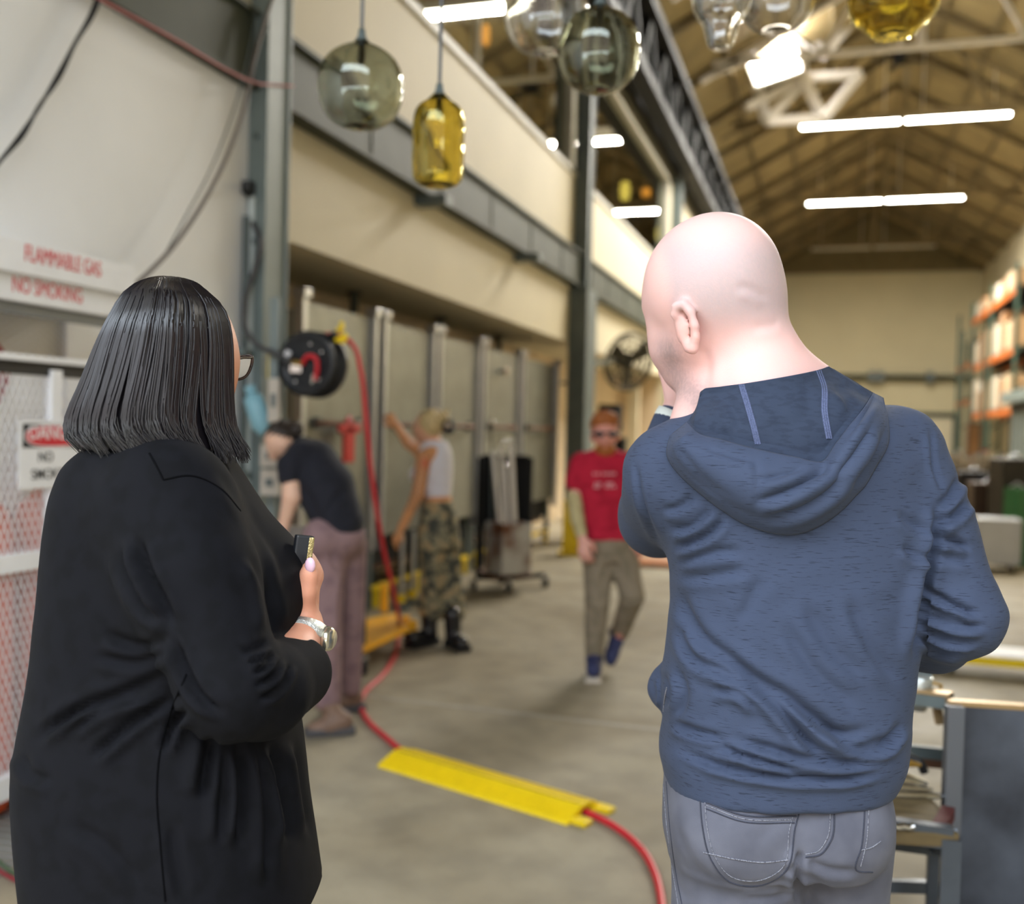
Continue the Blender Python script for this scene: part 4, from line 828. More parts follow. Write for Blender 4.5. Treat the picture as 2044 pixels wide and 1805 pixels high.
# ------------------------------------------------------------------ glass pendants
def glass(name, c_, rough=0.0):
    m = bpy.data.materials.new(name); m.use_nodes = True; nt = m.node_tree; nt.nodes.clear()
    o_ = nt.nodes.new('ShaderNodeOutputMaterial'); gl = nt.nodes.new('ShaderNodeBsdfGlass'); gl.inputs[0].default_value = (*c_, 1); gl.inputs['IOR'].default_value = 1.65; gl.inputs['Roughness'].default_value = rough
    nt.links.new(gl.outputs[0], o_.inputs[0]); return m
g_smoke = glass('smoke_glass', (0.78, 0.79, 0.73)); g_amber = glass('amber_glass', (0.885, 0.82, 0.48)); g_clear = glass('clear_glass', (0.985, 0.985, 0.98))
m_cord = M('grey_cord', lin(96, 98, 100), 0.5)
m_bulb = M('warm_bulb', (1.0, 0.55, 0.16), emit=14.0)
def pendant(px, py, d, prof, mat, label, top, th=0.004, scale=1.0):
    """prof: outer (radius, height) list in metres from bottom to top about the pixel centre"""
    c_ = at(px, py, d); t = thing('glass_pendant', label, 'pendant lamp', c_, 'hand-blown glass pendants')
    P = np.array(spline([(r, z, 0) for r, z in prof], 36))[:, :2]*scale
    inner = [(max(r-th, 0.0), z if 0 < i < len(P)-1 else z) for i, (r, z) in enumerate(P)]
    inner = [(r, min(max(z, P[0][1]+th), P[-1][1])) for r, z in inner][::-1]
    G().lathe([tuple(p) for p in P]+inner, c_, n=48).build('glass_shade', mat, t)
    zt = P[-1][1]
    G().lathe([(0, 0.035), (0.009, 0.035), (0.013, 0.012), (0.02, 0.0), (0.02, -0.012), (0, -0.012)], c_+np.array([0, 0, zt]), n=16).build('cap', m_steel_dark, t)
    G().lathe([(0, 0), (0.009, 0.004), (0.013, 0.02), (0.010, 0.04), (0.008, 0.06), (0, 0.06)], c_+np.array([0, 0, zt-0.072]), n=14).build('bulb', M('frosted_bulb', lin(220, 220, 214), 0.3), t)
    G().cyl(c_+np.array([0, 0, zt+0.04]), (c_[0], c_[1], zroof(c_[0])), 0.006, 8).build('cord', m_cord, t)
globe = [(0.0, -0.12), (0.05, -0.115), (0.1, -0.085), (0.126, -0.02), (0.126, 0.03), (0.105, 0.08), (0.06, 0.115), (0.03, 0.128), (0.02, 0.14)]
pendant(720, 176, 3.0, globe, g_smoke, 'smoke grey round glass pendant nearest the first column', 0)
pendant(875, 284, 3.0, [(0.0, -0.132), (0.045, -0.13), (0.07, -0.115), (0.076, -0.08), (0.077, 0.0), (0.077, 0.06), (0.066, 0.1), (0.035, 0.125), (0.022, 0.14)], g_amber, 'amber cylinder glass pendant beside the smoke globe', 0)
pendant(1090, 30, 3.1, [(r*1.02, z*1.0) for r, z in globe], g_clear, 'clear round glass pendant overlapping the smoky one, cut by the top edge', 0)
pendant(1195, 104, 2.9, [(r*0.93, z*0.96) for r, z in globe], g_smoke, 'smoke glass pendant right of the clear globe, above the second column', 0)
pendant(1440, 20, 2.7, [(0.0, -0.105), (0.03, -0.1), (0.042, -0.07), (0.05, -0.04), (0.075, 0.0), (0.08, 0.05), (0.05, 0.1), (0.02, 0.14)], g_clear, 'clear stepped glass pendant with narrow foot at the top edge', 0)
pendant(1552, -18, 2.8, [(r*0.85, z*0.95) for r, z in globe], g_clear, 'clear round glass pendant mostly above the frame, left of the amber bowl', 0)
pendant(1785, -28, 2.9, [(0.0, -0.146), (0.05, -0.144), (0.07, -0.132), (0.082, -0.115), (0.115, -0.085), (0.128, -0.03), (0.12, 0.05), (0.08, 0.11), (0.02, 0.16)], g_amber, 'large amber bowl glass pendant at the top right', 0)
# small lit amber pendants seen through the clerestory window
m_lit = M('lit_amber_glass', (1.0, 0.36, 0.05), emit=4.0); m_lit2 = M('lit_yellow_glass', (1.0, 0.70, 0.14), emit=4.0)
for k, (x, y, r, h_, m_) in enumerate(((970, 70, 0.05, 0.13, m_lit), (1142, 263, 0.09, 0.17, m_lit2), (1248, 381, 0.10, 0.2, m_lit2), (1290, 384, 0.10, 0.10, m_lit), (1320, 466, 0.12, 0.18, m_lit2))):
    p = on(x, y, 0, -4.2); t = thing('loft_pendant', 'small glowing amber lamp behind the clerestory glass, %s from the left' % ordn[k], 'pendant lamp', p, 'glowing lamps behind the clerestory')
    G().lathe([(0, -h_), (r*0.7, -h_*0.95), (r, -h_*0.6), (r, h_*0.5), (r*0.7, h_*0.9), (0.02, h_), (0, h_)], p, n=20).build('glowing_shade', m_, t)
    G().cyl(p+np.array([0, 0, h_]), (p[0], p[1], 8.3), 0.012, 6).build('cord', m_cord, t)
# ------------------------------------------------------------------ organic surfaces: smooth unions meshed with surface nets
def ellfit(l, r, d, b):
    """centre and half-width of an ellipse (depth d, half-depth b) whose outline is seen between pixels l and r"""
    ml, mr = (np.asarray(l, float)-CX)/FPX, (np.asarray(r, float)-CX)/FPX; lo = np.full(np.shape(ml), 0.004); hi = np.full(np.shape(ml), 1.0)
    for _ in range(40):
        a = (lo+hi)/2; f = np.sqrt(a*a+(ml*b)**2)+np.sqrt(a*a+(mr*b)**2)-(mr-ml)*d; hi = np.where(f > 0, a, hi); lo = np.where(f > 0, lo, a)
    a = (lo+hi)/2; return ml*d+np.sqrt(a*a+(ml*b)**2), a
class Sdf:
    """shapes are given in the camera-aligned frame (x right, y up, z depth, metres) and smoothly joined"""
    def __init__(s, h): s.h = h; s.p = []
    def _add(s, fn, lo, hi, k, op='u'): s.p.append((fn, np.array(lo, float), np.array(hi, float), k, op)); return s
    def cone(s, a, b, ra, rb, k=0.02, sq=None, op='u'):
        a, b = np.array(a, float), np.array(b, float); R_ = max(ra, rb)*(1 if sq is None else max(1, 1/sq[1]))
        d = b-a; dd = max(d @ d, 1e-9)
        def fn(X, Y, Z):
            qx, qy, qz = X-a[0], Y-a[1], Z-a[2]
            if sq is not None:
                n = np.array(sq[0], float); n /= np.linalg.norm(n); m = (qx*n[0]+qy*n[1]+qz*n[2])*(sq[1]-1)
                dn = d+n*(d @ n)*(sq[1]-1); qx, qy, qz = qx+n[0]*m, qy+n[1]*m, qz+n[2]*m
            else: dn = d
            t = np.clip((qx*dn[0]+qy*dn[1]+qz*dn[2])/max(dn @ dn, 1e-9), 0, 1)
            return np.sqrt((qx-t*dn[0])**2+(qy-t*dn[1])**2+(qz-t*dn[2])**2)-(ra+(rb-ra)*t)
        return s._add(fn, np.minimum(a, b)-R_, np.maximum(a, b)+R_, k, op)
    def chain(s, pts, rs, k=0.02, sq=None, op='u'):
        for i in range(len(pts)-1): s.cone(pts[i], pts[i+1], rs[i], rs[i+1], k if i == 0 else min(k, 0.012), sq, op)
        return s
    def ell(s, c, r, k=0.02, rot=None, op='u'):
        c = np.array(c, float); r = np.array(r, float); Rm = np.eye(3) if rot is None else np.array(Matrix.Rotation(rot[0], 3, rot[1]).transposed())
        def fn(X, Y, Z):
            q = (X-c[0], Y-c[1], Z-c[2]); u = [Rm[i][0]*q[0]+Rm[i][1]*q[1]+Rm[i][2]*q[2] for i in range(3)]
            k0 = np.sqrt((u[0]/r[0])**2+(u[1]/r[1])**2+(u[2]/r[2])**2); k1 = np.sqrt((u[0]/r[0]**2)**2+(u[1]/r[1]**2)**2+(u[2]/r[2]**2)**2)+1e-9
            return k0*(k0-1)/k1
        m = r.max() if rot is not None else r
        return s._add(fn, c-m, c+m, k, op)
    def loft(s, st, k=0.02, n=2.3, cap=True, op='u', tilt=0.0):
        """stations (left px, right px, py, depth, half-depth): vertical body of elliptical sections"""
        A = np.array(st, float); A = A[np.argsort(-A[:, 2])]                       # bottom first
        d = A[:, 3]; yy = -(A[:, 2]-CY)*d/FPX; hd = A[:, 4]; xc, hw = ellfit(A[:, 0], A[:, 1], d, hd)
        Y_ = np.linspace(yy[0], yy[-1], 160); T = np.array(spline(np.c_[yy*3, xc, hw, d, hd], 400))
        o_ = np.argsort(T[:, 0]); T = T[o_]
        f_ = [np.interp(Y_, T[:, 0]/3, T[:, j]) for j in (1, 2, 3, 4)]
        def fn(X, Y, Z):
            y1 = Y[0, :, 0]; c_ = [np.interp(y1, Y_, q)[None, :, None] for q in f_]
            u = np.abs(X-c_[0])/c_[1]; v = np.abs(Z-c_[2])/c_[3]
            r = (u**n+v**n)**(1/n); dd = (r-1)*np.minimum(c_[1], c_[3])
            yb = Y+tilt*(Z-c_[2])
            return np.maximum(dd, np.maximum(yb-yy[-1], yy[0]-yb)) if cap else dd
        e = 0.02
        return s._add(fn, (np.min(xc-hw)-e, yy[0]-e, np.min(d-hd)-e), (np.max(xc+hw)+e, yy[-1]+e, np.max(d+hd)+e), k, op)
    def mesh(s, smooth=1):
        h = s.h; lo = np.min([p[1] for p in s.p if p[4] == 'u'], axis=0)-4*h; hi = np.max([p[2] for p in s.p if p[4] == 'u'], axis=0)+4*h
        n = np.ceil((hi-lo)/h).astype(int)+1; V = np.full(n, 1.0, np.float32)
        ax = [lo[i]+h*np.arange(n[i]) for i in range(3)]
        for fn, a, b, k, op in s.p:
            m = k+3*h+0.01; i0 = np.maximum(((a-m-lo)/h).astype(int), 0); i1 = np.minimum(((b+m-lo)/h).astype(int)+2, n)
            if (i1 <= i0).any(): continue
            sl = tuple(slice(i0[i], i1[i]) for i in range(3))
            X, Y, Z = np.meshgrid(ax[0][sl[0]], ax[1][sl[1]], ax[2][sl[2]], indexing='ij')
            D = fn(X, Y, Z).astype(np.float32); W = V[sl]
            if op == 'u':
                q = np.maximum(k-np.abs(D-W), 0)/max(k, 1e-6); V[sl] = np.minimum(D, W)-q*q*k*0.25
            else:
                D = -D; q = np.maximum(k-np.abs(D-W), 0)/max(k, 1e-6); V[sl] = np.maximum(D, W)+q*q*k*0.25
        ins = V < 0
        cells = np.zeros(n-1, np.int8)
        for i in (0, 1):
            for j in (0, 1):
                for l in (0, 1): cells += ins[i:n[0]-1+i, j:n[1]-1+j, l:n[2]-1+l]
        act = (cells > 0) & (cells < 8); idx = np.argwhere(act); ID = np.full(act.shape, -1, np.int64); ID[act] = np.arange(len(idx))
        acc = np.zeros((len(idx), 3)); cnt = np.zeros(len(idx))
        cor = [(i, j, l) for i in (0, 1) for j in (0, 1) for l in (0, 1)]
        for c0 in cor:
            for axx in range(3):
                if c0[axx]: continue
                c1 = list(c0); c1[axx] = 1
                v0 = V[tuple((idx+np.array(c0)).T)]; v1 = V[tuple((idx+np.array(c1)).T)]
                m = (v0 < 0) != (v1 < 0); t = v0[m]/(v0[m]-v1[m])
                P = np.tile(np.array(c0, float), (m.sum(), 1)); P[:, axx] += t
                acc[m] += P; cnt[m] += 1
        P = lo+h*(idx+acc/cnt[:, None]); F = []
        for axx in range(3):
            o1, o2 = [(1, 2), (2, 0), (0, 1)][axx]
            sl0 = [slice(None)]*3; sl1 = [slice(None)]*3; sl0[axx] = slice(0, -1); sl1[axx] = slice(1, None)
            a, b = ins[tuple(sl0)], ins[tuple(sl1)]; E = np.argwhere(a != b)
            E = E[(E[:, o1] > 0) & (E[:, o2] > 0) & (E[:, o1] < n[o1]-1) & (E[:, o2] < n[o2]-1)]
            fl = a[tuple(E.T)]
            e1 = np.zeros(3, int); e1[o1] = 1; e2 = np.zeros(3, int); e2[o2] = 1
            q = [ID[tuple((E-d).T)] for d in (e1*0, e1, e1+e2, e2)]
            Q = np.stack(q, 1); Q[~fl] = Q[~fl][:, ::-1]; F.append(Q)
        F = np.concatenate(F); F = F[(F >= 0).all(1)]
        for _ in range(smooth): P = relax(P, F)
        return P, F
def relax(P, F, w=0.6):
    S = np.zeros_like(P); c = np.zeros(len(P))
    for i in range(4):
        for j in (1, 3): np.add.at(S, F[:, i], P[F[:, (i+j) % 4]]); np.add.at(c, F[:, i], 1)
    return P*(1-w)+w*S/np.maximum(c, 1)[:, None]
def normals(P, F):
    N = np.cross(P[F[:, 2]]-P[F[:, 0]], P[F[:, 3]]-P[F[:, 1]]); O = np.zeros_like(P)
    for i in range(4): np.add.at(O, F[:, i], N)
    return O/np.maximum(np.linalg.norm(O, axis=1), 1e-12)[:, None]
def to_px(P): return np.c_[CX+FPX*P[:, 0]/P[:, 2], CY-FPX*P[:, 1]/P[:, 2]]
def poly_dist(p, line):
    """signed distance and position along a polyline (pixels)"""
    L = np.array(spline([(x, y, 0) for x, y in line], 26))[:, :2]; best = np.full(len(p), 1e9); sg = np.zeros(len(p)); tt = np.zeros(len(p)); n = len(L)-1
    for i in range(n):
        a, b = L[i], L[i+1]; d = b-a; q = p-a; t = np.clip((q @ d)/(d @ d+1e-9), 0, 1); r = q-t[:, None]*d
        D = np.hypot(r[:, 0], r[:, 1]); m = D < best; best[m] = D[m]; sg[m] = np.sign(d[0]*q[m, 1]-d[1]*q[m, 0]); tt[m] = (i+t[m])/n
    return best*sg, tt
def add_folds(P, F, folds, facing=-1):
    """folds: (polyline px, depth mm, width px): a crease with a soft ridge beside it, on the side towards the viewer"""
    N = normals(P, F); px = to_px(P); w = np.clip(-N[:, 2]*1.8+0.35, 0, 1) if facing < 0 else np.ones(len(P)); D = np.zeros(len(P))
    for line, amp, wd in folds:
        L = np.array(line); box = (px[:, 0] > L[:, 0].min()-4*wd) & (px[:, 0] < L[:, 0].max()+4*wd) & (px[:, 1] > L[:, 1].min()-4*wd) & (px[:, 1] < L[:, 1].max()+4*wd)
        i = np.where(box)[0]
        if not len(i): continue
        s, t = poly_dist(px[i], line); env = np.clip(np.minimum(t, 1-t)*4, 0, 1); env = env*env*(3-2*env)
        D[i] += amp*0.001*env*(-np.exp(-(s/wd)**2)+0.75*np.exp(-((s-1.9*wd)/(1.2*wd))**2)+0.25*np.exp(-((s+2.0*wd)/(1.3*wd))**2))
    return P+N*(D*w)[:, None]
def to_object(name, P, F, mat, parent, col=None, world=False):
    Wp = P if world else c2w(P); o = base_of(parent)
    me = bpy.data.meshes.new(name); me.from_pydata((Wp-np.array(o)).tolist(), [], F.tolist() if hasattr(F, 'tolist') else F)
    me.polygons.foreach_set('use_smooth', [True]*len(me.polygons))
    if col is not None:
        a = me.color_attributes.new('Col', 'FLOAT_COLOR', 'POINT'); a.data.foreach_set('color', np.c_[col, np.ones(len(col))].astype(np.float32).ravel())
    bm = bmesh.new(); bm.from_mesh(me)
    if bm.calc_volume(signed=True) < 0: bmesh.ops.reverse_faces(bm, faces=bm.faces); bm.to_mesh(me)
    bm.free(); me.update()
    return link_mesh(name, me, mat, parent)
def tubes_c(parent, name, mat, lines, r, n=6):
    g = G()
    for L in lines: g.tube([c2w(np.array(p)) for p in L], r, n)
    return g.build(name, mat, parent)
def surf_hit(trees, x, y):
    """depth of the nearest surface seen through a pixel"""
    d = Vector(cpt(x, y, 1.0)); dn = d.normalized(); best = None
    for T in trees:
        h = T.ray_cast(Vector((0, 0, 0)), dn)
        if h[0] is not None and (best is None or h[0].z < best): best = h[0].z
    return best
def stitch(trees, line, off=0.001, n=40):
    out = []
    for x, y, _ in spline([(x, y, 0) for x, y in line], n):
        z = surf_hit(trees, x, y)
        if z is not None: out.append(cpt(x, y, z-off))
    return out
def hand(S, wrist, direc, normal, size, curl, thumb_side, k=0.006, spread=0.12, thumb=True):
    """palm and five separate bent fingers grown from the wrist; direc along the fingers, normal out of the palm's back"""
    d = np.array(direc, float); d /= np.linalg.norm(d); nn = np.array(normal, float); nn -= d*(nn @ d); nn /= np.linalg.norm(nn); sd = np.cross(d, nn)*thumb_side
    w_ = np.array(wrist, float); L = size
    S.cone(w_, w_+d*0.45*L, 0.155*L, 0.2*L, 0.01, sq=(nn, 1.7))
    S.cone(w_+d*0.42*L-sd*0.12*L, w_+d*0.42*L+sd*0.14*L, 0.11*L, 0.11*L, 0.01)
    for i, (o_, fl_) in enumerate(((0.17, 0.42), (0.06, 0.47), (-0.06, 0.44), (-0.16, 0.35))):
        p = w_+d*0.48*L+sd*o_*L; dr_ = d+sd*spread*(1.5-i)*0.5; dr_ /= np.linalg.norm(dr_); r = 0.056*L*(1 if i < 3 else 0.88); a = 0.0; pts = [p]
        for j in range(3):
            a += curl[i] if np.ndim(curl) else curl
            pts.append(pts[-1]+(dr_*cos(a)-nn*sin(a))*fl_*L*(0.45, 0.31, 0.24)[j])
        S.chain(pts, [r*1.08, r, r*0.93, r*0.8], 0.004)
    if not thumb: return None
    tdir = d*0.55+sd*0.8-nn*0.25; tdir /= np.linalg.norm(tdir)
    p = w_+d*0.12*L+sd*0.12*L; q = p+tdir*0.24*L; r_ = q+(d*0.9+sd*0.15-nn*0.2)*0.17*L; e_ = r_+(d*0.95-sd*0.1-nn*0.25)*0.13*L
    S.chain([p, q, r_, e_], [0.085*L, 0.07*L, 0.062*L, 0.05*L], 0.008)
    return e_
# ------------------------------------------------------------------ the man in the hooded top
def cloth(name, c1, c2, scale, stretch, rough=0.85, sheen=0.04, lo=0.40, hi=0.52, bump=0.25, bscale=900, spec=0.25):
    m = bpy.data.materials.new(name); m.use_nodes = True; nt = m.node_tree; L = nt.links; b = nt.nodes['Principled BSDF']
    tc = nt.nodes.new('ShaderNodeTexCoord'); mp = nt.nodes.new('ShaderNodeMapping'); mp.inputs['Scale'].default_value = stretch
    L.new(tc.outputs['Object'], mp.inputs['Vector'])
    n = nt.nodes.new('ShaderNodeTexNoise'); n.inputs['Scale'].default_value = scale; n.inputs['Detail'].default_value = 3; L.new(mp.outputs[0], n.inputs['Vector'])
    r = nt.nodes.new('ShaderNodeValToRGB'); r.color_ramp.elements[0].position = lo; r.color_ramp.elements[1].position = hi
    r.color_ramp.elements[0].color = (*c2, 1); r.color_ramp.elements[1].color = (*c1, 1); L.new(n.outputs['Fac'], r.inputs[0]); L.new(r.outputs[0], b.inputs['Base Color'])
    b.inputs['Roughness'].default_value = rough; b.inputs['Specular IOR Level'].default_value = spec
    b.inputs['Sheen Weight'].default_value = sheen; b.inputs['Sheen Roughness'].default_value = 0.5
    n2 = nt.nodes.new('ShaderNodeTexNoise'); n2.inputs['Scale'].default_value = bscale; L.new(tc.outputs['Object'], n2.inputs['Vector'])
    bp = nt.nodes.new('ShaderNodeBump'); bp.inputs['Strength'].default_value = bump; bp.inputs['Distance'].default_value = 0.0012
    L.new(n2.outputs['Fac'], bp.inputs['Height']); L.new(bp.outputs[0], b.inputs['Normal'])
    return m
m_hoodie = cloth('slub_navy_jersey', lin(57, 66, 87), lin(37, 44, 60), 95, (0.5, 0.5, 6.5), lo=0.30, hi=0.42)
m_lining = cloth('navy_lining', lin(45, 54, 72), lin(40, 48, 65), 60, (1, 1, 3))
m_jeans = cloth('grey_denim', lin(100, 101, 112), lin(80, 81, 92), 14, (1, 1, 1), lo=0.3, hi=0.7, bscale=1400, sheen=0.05)
m_stitch = cloth('stitch_dark', lin(58, 60, 72), lin(48, 50, 60), 900, (1, 1, 1))
m_stitch_l = cloth('stitch_light', lin(128, 129, 138), lin(82, 83, 94), 500, (1, 1, 1))
m_seam = cloth('hood_seam_tape', lin(84, 92, 122), lin(68, 76, 102), 600, (1, 1, 1))
m_skin = M_attr('skin', 0.5, 0.35, 0.12, bump=0.12, bscale=420)

man = thing('person', 'bald man in a slate blue hooded top and grey jeans seen from behind', 'person', at(1560, 902, 1.5)*np.array([1, 1, 0]))
# skin: head, neck, left hand
S = Sdf(0.0036); q = cpt
S.ell(q(1418, 571, 1.52), (0.101, 0.104, 0.102), 0.02)
S.ell(q(1440, 560, 1.50), (0.082, 0.092, 0.09), 0.03)
S.cone(q(1352, 610, 1.56), q(1362, 690, 1.565), 0.048, 0.046, 0.03)
S.chain([q(1362, 690, 1.55), q(1374, 738, 1.56), q(1398, 768, 1.575)], [0.045, 0.036, 0.024], 0.03)
S.cone(q(1392, 690, 1.50), q(1412, 765, 1.54), 0.035, 0.022, 0.03)                    # near jaw
S.ell(q(1308, 612, 1.585), (0.017, 0.011, 0.02), 0.02)                                # brow ridge
S.ell(q(1326, 690, 1.59), (0.018, 0.022, 0.02), 0.02)                                 # cheekbone
S.chain([q(1316, 645, 1.63), q(1322, 690, 1.655)], [0.008, 0.014], 0.015)              # nose, turned away
S.ell(q(1346, 735, 1.63), (0.02, 0.007, 0.012), 0.01)                                 # lips
S.ell(q(1322, 648, 1.61), (0.012, 0.008, 0.012), 0.006)                               # eye
S.chain([q(1470, 625, 1.505), q(1496, 700, 1.50), q(1518, 790, 1.49), q(1530, 860, 1.48)], [0.068, 0.066, 0.076, 0.09], 0.035)
S.cone(q(1545, 735, 1.49), q(1690, 835, 1.5), 0.045, 0.05, 0.03)
S.cone(q(1430, 760, 1.52), q(1400, 860, 1.5), 0.05, 0.05, 0.03)
# ear
S.ell(q(1362, 650, 1.452), (0.010, 0.028, 0.014), 0.008)
S.chain([q(1354, 650, 1.45), q(1347, 628, 1.443), q(1350, 611, 1.437), q(1364, 606, 1.432), q(1378, 622, 1.428), q(1387, 650, 1.428), q(1389, 674, 1.432), q(1383, 696, 1.44), q(1374, 694, 1.444), q(1368, 680, 1.446)], [0.004, 0.0055, 0.006, 0.006, 0.0062, 0.006, 0.0058, 0.0075, 0.0065, 0.005], 0.006)
S.chain([q(1362, 632, 1.44), q(1372, 652, 1.438), q(1372, 676, 1.441)], [0.003, 0.004, 0.003], 0.004)
# neck-to-pelvis core under the clothes keeps the body one piece
S.chain([q(1525, 860, 1.49), q(1560, 1100, 1.51), q(1550, 1500, 1.51)], [0.09, 0.095, 0.095], 0.05)
S.chain([q(1530, 900, 1.5), q(1345, 955, 1.5), q(1312, 1035, 1.67)], [0.05, 0.045, 0.035], 0.03)
S.chain([q(1312, 1035, 1.68), q(1342, 850, 1.70), q(1352, 826, 1.70)], [0.034, 0.026, 0.024], 0.012)
tip = hand(S, q(1352, 826, 1.70), q(1392, 762, 1.66)-q(1352, 826, 1.70), (-0.5, -0.2, -0.8), 0.185, [0.5, 0.55, 0.6, 0.6], 1)
S.chain([q(1540, 900, 1.5), q(1785, 915, 1.5), q(1905, 1235, 1.46), q(1810, 1285, 1.60), q(1770, 1310, 1.64)], [0.05, 0.045, 0.036, 0.028, 0.025], 0.03)
hand(S, q(1770, 1310, 1.64), (-0.8, -0.35, 0.35), (0.2, 0.3, 0.6), 0.185, 0.35, -1)
P, F = S.mesh(2)
P = add_folds(P, F, [([(1465, 570), (1500, 578), (1535, 600)], 1.6, 9), ([(1500, 655), (1540, 650), (1560, 640)], 1.2, 9), ([(1405, 790), (1412, 735), (1405, 690)], 2.0, 10)])
px = to_px(P); n_ = len(P)
col = np.tile(np.array(lin(222, 178, 170)), (n_, 1)); rs = np.random.RandomState(1); jit = rs.rand(n_)
def mixc(col, m, c): return col*(1-m[:, None])+np.array(c)*m[:, None]
def sst(x, a, b): t = np.clip((x-a)/(b-a), 0, 1); return t*t*(3-2*t)
X_, Y_ = px[:, 0], px[:, 1]
head = Y_ < 760
col = mixc(col, head*0.35*sst(-Y_, -640, -450), lin(230, 198, 192))
scalp = sst(X_-(Y_-560)*0.15, 1318, 1352)*sst(-Y_, -690, -600)*sst(Y_, 440, 520)*(0.8+0.15*jit)
col = mixc(col, scalp, lin(184, 164, 163))
col = mixc(col, np.exp(-((X_-1505)/45)**2-((Y_-600)/30)**2)*0.35, lin(186, 164, 166))
jaw, t_ = poly_dist(px, [(1335, 660), (1342, 715), (1365, 762), (1395, 792)])
st = np.exp(-(jaw/32)**2)*(0.62+0.3*jit)*(P[:, 2] < 1.64)*sst(Y_, 645, 705)
col = mixc(col, np.clip(st, 0, 0.8), lin(138, 122, 120))
earm = np.exp(-((X_-1370)/24)**2-((Y_-655)/50)**2)*0.45
col = mixc(col, earm, lin(236, 166, 152))
col = mixc(col, np.exp(-((X_-1400)/60)**2-((Y_-740)/40)**2)*0.3, lin(240, 180, 170))
to_object('body', P, F, m_skin, man, col)
skin_tree = BVHTree.FromPolygons(P.tolist(), F.tolist())
# hooded top
S = Sdf(0.0048)
S.loft([(1420, 1640, 770, 1.50, 0.085), (1385, 1730, 805, 1.50, 0.10), (1345, 1800, 850, 1.50, 0.118), (1318, 1838, 900, 1.50, 0.13), (1310, 1853, 980, 1.50, 0.138), (1322, 1856, 1070, 1.50, 0.142), (1338, 1848, 1150, 1.50, 0.142), (1336, 1836, 1250, 1.50, 0.14), (1322, 1822, 1350, 1.50, 0.14), (1326, 1812, 1440, 1.50, 0.142), (1316, 1806, 1500, 1.50, 0.145), (1324, 1790, 1540, 1.50, 0.142), (1326, 1778, 1562, 1.50, 0.14)], 0.02, 2.5)
S.chain([q(1345, 950, 1.50), q(1318, 1030, 1.66)], [0.078, 0.064], 0.035)
S.chain([q(1318, 1030, 1.66), q(1322, 935, 1.70), q(1342, 848, 1.70)], [0.062, 0.05, 0.036], 0.03)
S.chain([q(1785, 905, 1.50), q(1850, 1060, 1.465), q(1918, 1228, 1.44)], [0.072, 0.066, 0.058], 0.03)
S.chain([q(1918, 1232, 1.445), q(1860, 1268, 1.52), q(1800, 1285, 1.61)], [0.058, 0.056, 0.046], 0.02)
S.ell(q(1335, 1372, 1.555), (0.034, 0.036, 0.03), 0.012)                               # bunched front pocket
P, F = S.mesh(2)
folds = [
 ([(1337, 1099), (1413, 1066), (1452, 1026)], 5, 9), ([(1335, 1060), (1380, 1050), (1425, 1010)], 3.5, 8), ([(1318, 1020), (1360, 1010), (1390, 985)], 3, 8),
 ([(1342, 1128), (1410, 1105), (1490, 1100)], 3, 9), ([(1344, 1150), (1420, 1150), (1500, 1135)], 2.2, 10),
 ([(1386, 1300), (1467, 1354), (1545, 1401), (1592, 1455), (1623, 1490), (1690, 1514)], 8, 11),
 ([(1433, 1300), (1499, 1350), (1568, 1389), (1623, 1432), (1670, 1463), (1760, 1455)], 7.5, 12),
 ([(1417, 1374), (1475, 1382), (1520, 1420)], 5, 8), ([(1346, 1165), (1392, 1262), (1475, 1329), (1540, 1370)], 5, 12), ([(1351, 1232), (1380, 1305), (1440, 1350)], 4, 10),
 ([(1340, 1490), (1436, 1529), (1522, 1547), (1600, 1554), (1716, 1549), (1790, 1528)], 6.5, 7),
 ([(1425, 1488), (1499, 1512), (1561, 1529), (1606, 1546)], 6, 6), ([(1448, 1470), (1514, 1488), (1600, 1511), (1697, 1524), (1800, 1515)], 5.5, 8),
 ([(1335, 1440), (1390, 1462), (1450, 1475)], 4.5, 8), ([(1640, 1445), (1700, 1490), (1790, 1470)], 4.5, 10), ([(1700, 1505), (1750, 1500), (1805, 1440)], 5, 8),
 ([(1519, 1150), (1500, 1200), (1470, 1245)], 2.2, 14), ([(1600, 1190), (1660, 1290), (1740, 1360)], 2.6, 16), ([(1690, 1180), (1740, 1290), (1800, 1370)], 2.6, 14), ([(1560, 1240), (1620, 1330), (1720, 1420)], 2.6, 14),
 ([(1834, 1168), (1900, 1206), (1960, 1232)], 6, 7), ([(1830, 1214), (1905, 1245), (1975, 1252)], 6, 7), ([(1828, 1236), (1890, 1275), (1960, 1282)], 5, 7), ([(1826, 1190), (1890, 1226), (1940, 1240)], 4, 6), ([(1828, 1260), (1870, 1295), (1930, 1305)], 4, 7),
 ([(1862, 1077), (1900, 1080), (1940, 1098)], 5.5, 8), ([(1868, 1045), (1905, 1030), (1930, 1000)], 5.5, 8), ([(1872, 1015), (1900, 985), (1915, 950)], 4, 8), ([(1858, 1110), (1900, 1112), (1945, 1125)], 2.5, 10),
 ([(1875, 990), (1868, 1060), (1848, 1150), (1832, 1250), (1826, 1330)], 9, 10), ([(1800, 1085), (1830, 1110), (1862, 1100)], 3.5, 9), ([(1790, 1020), (1830, 1050), (1868, 1060)], 3.0, 10),
 ([(1322, 1340), (1335, 1380), (1328, 1420)], 5, 7), ([(1345, 1330), (1365, 1380), (1350, 1440)], 3.5, 10),
 ([(1858, 850), (1868, 950), (1884, 990)], 2.0, 5), ([(1266, 915), (1284, 1010), (1322, 1098)], 2.2, 5)]
P = add_folds(P, F, [(l_, a_*2.1, w_) for l_, a_, w_ in folds])
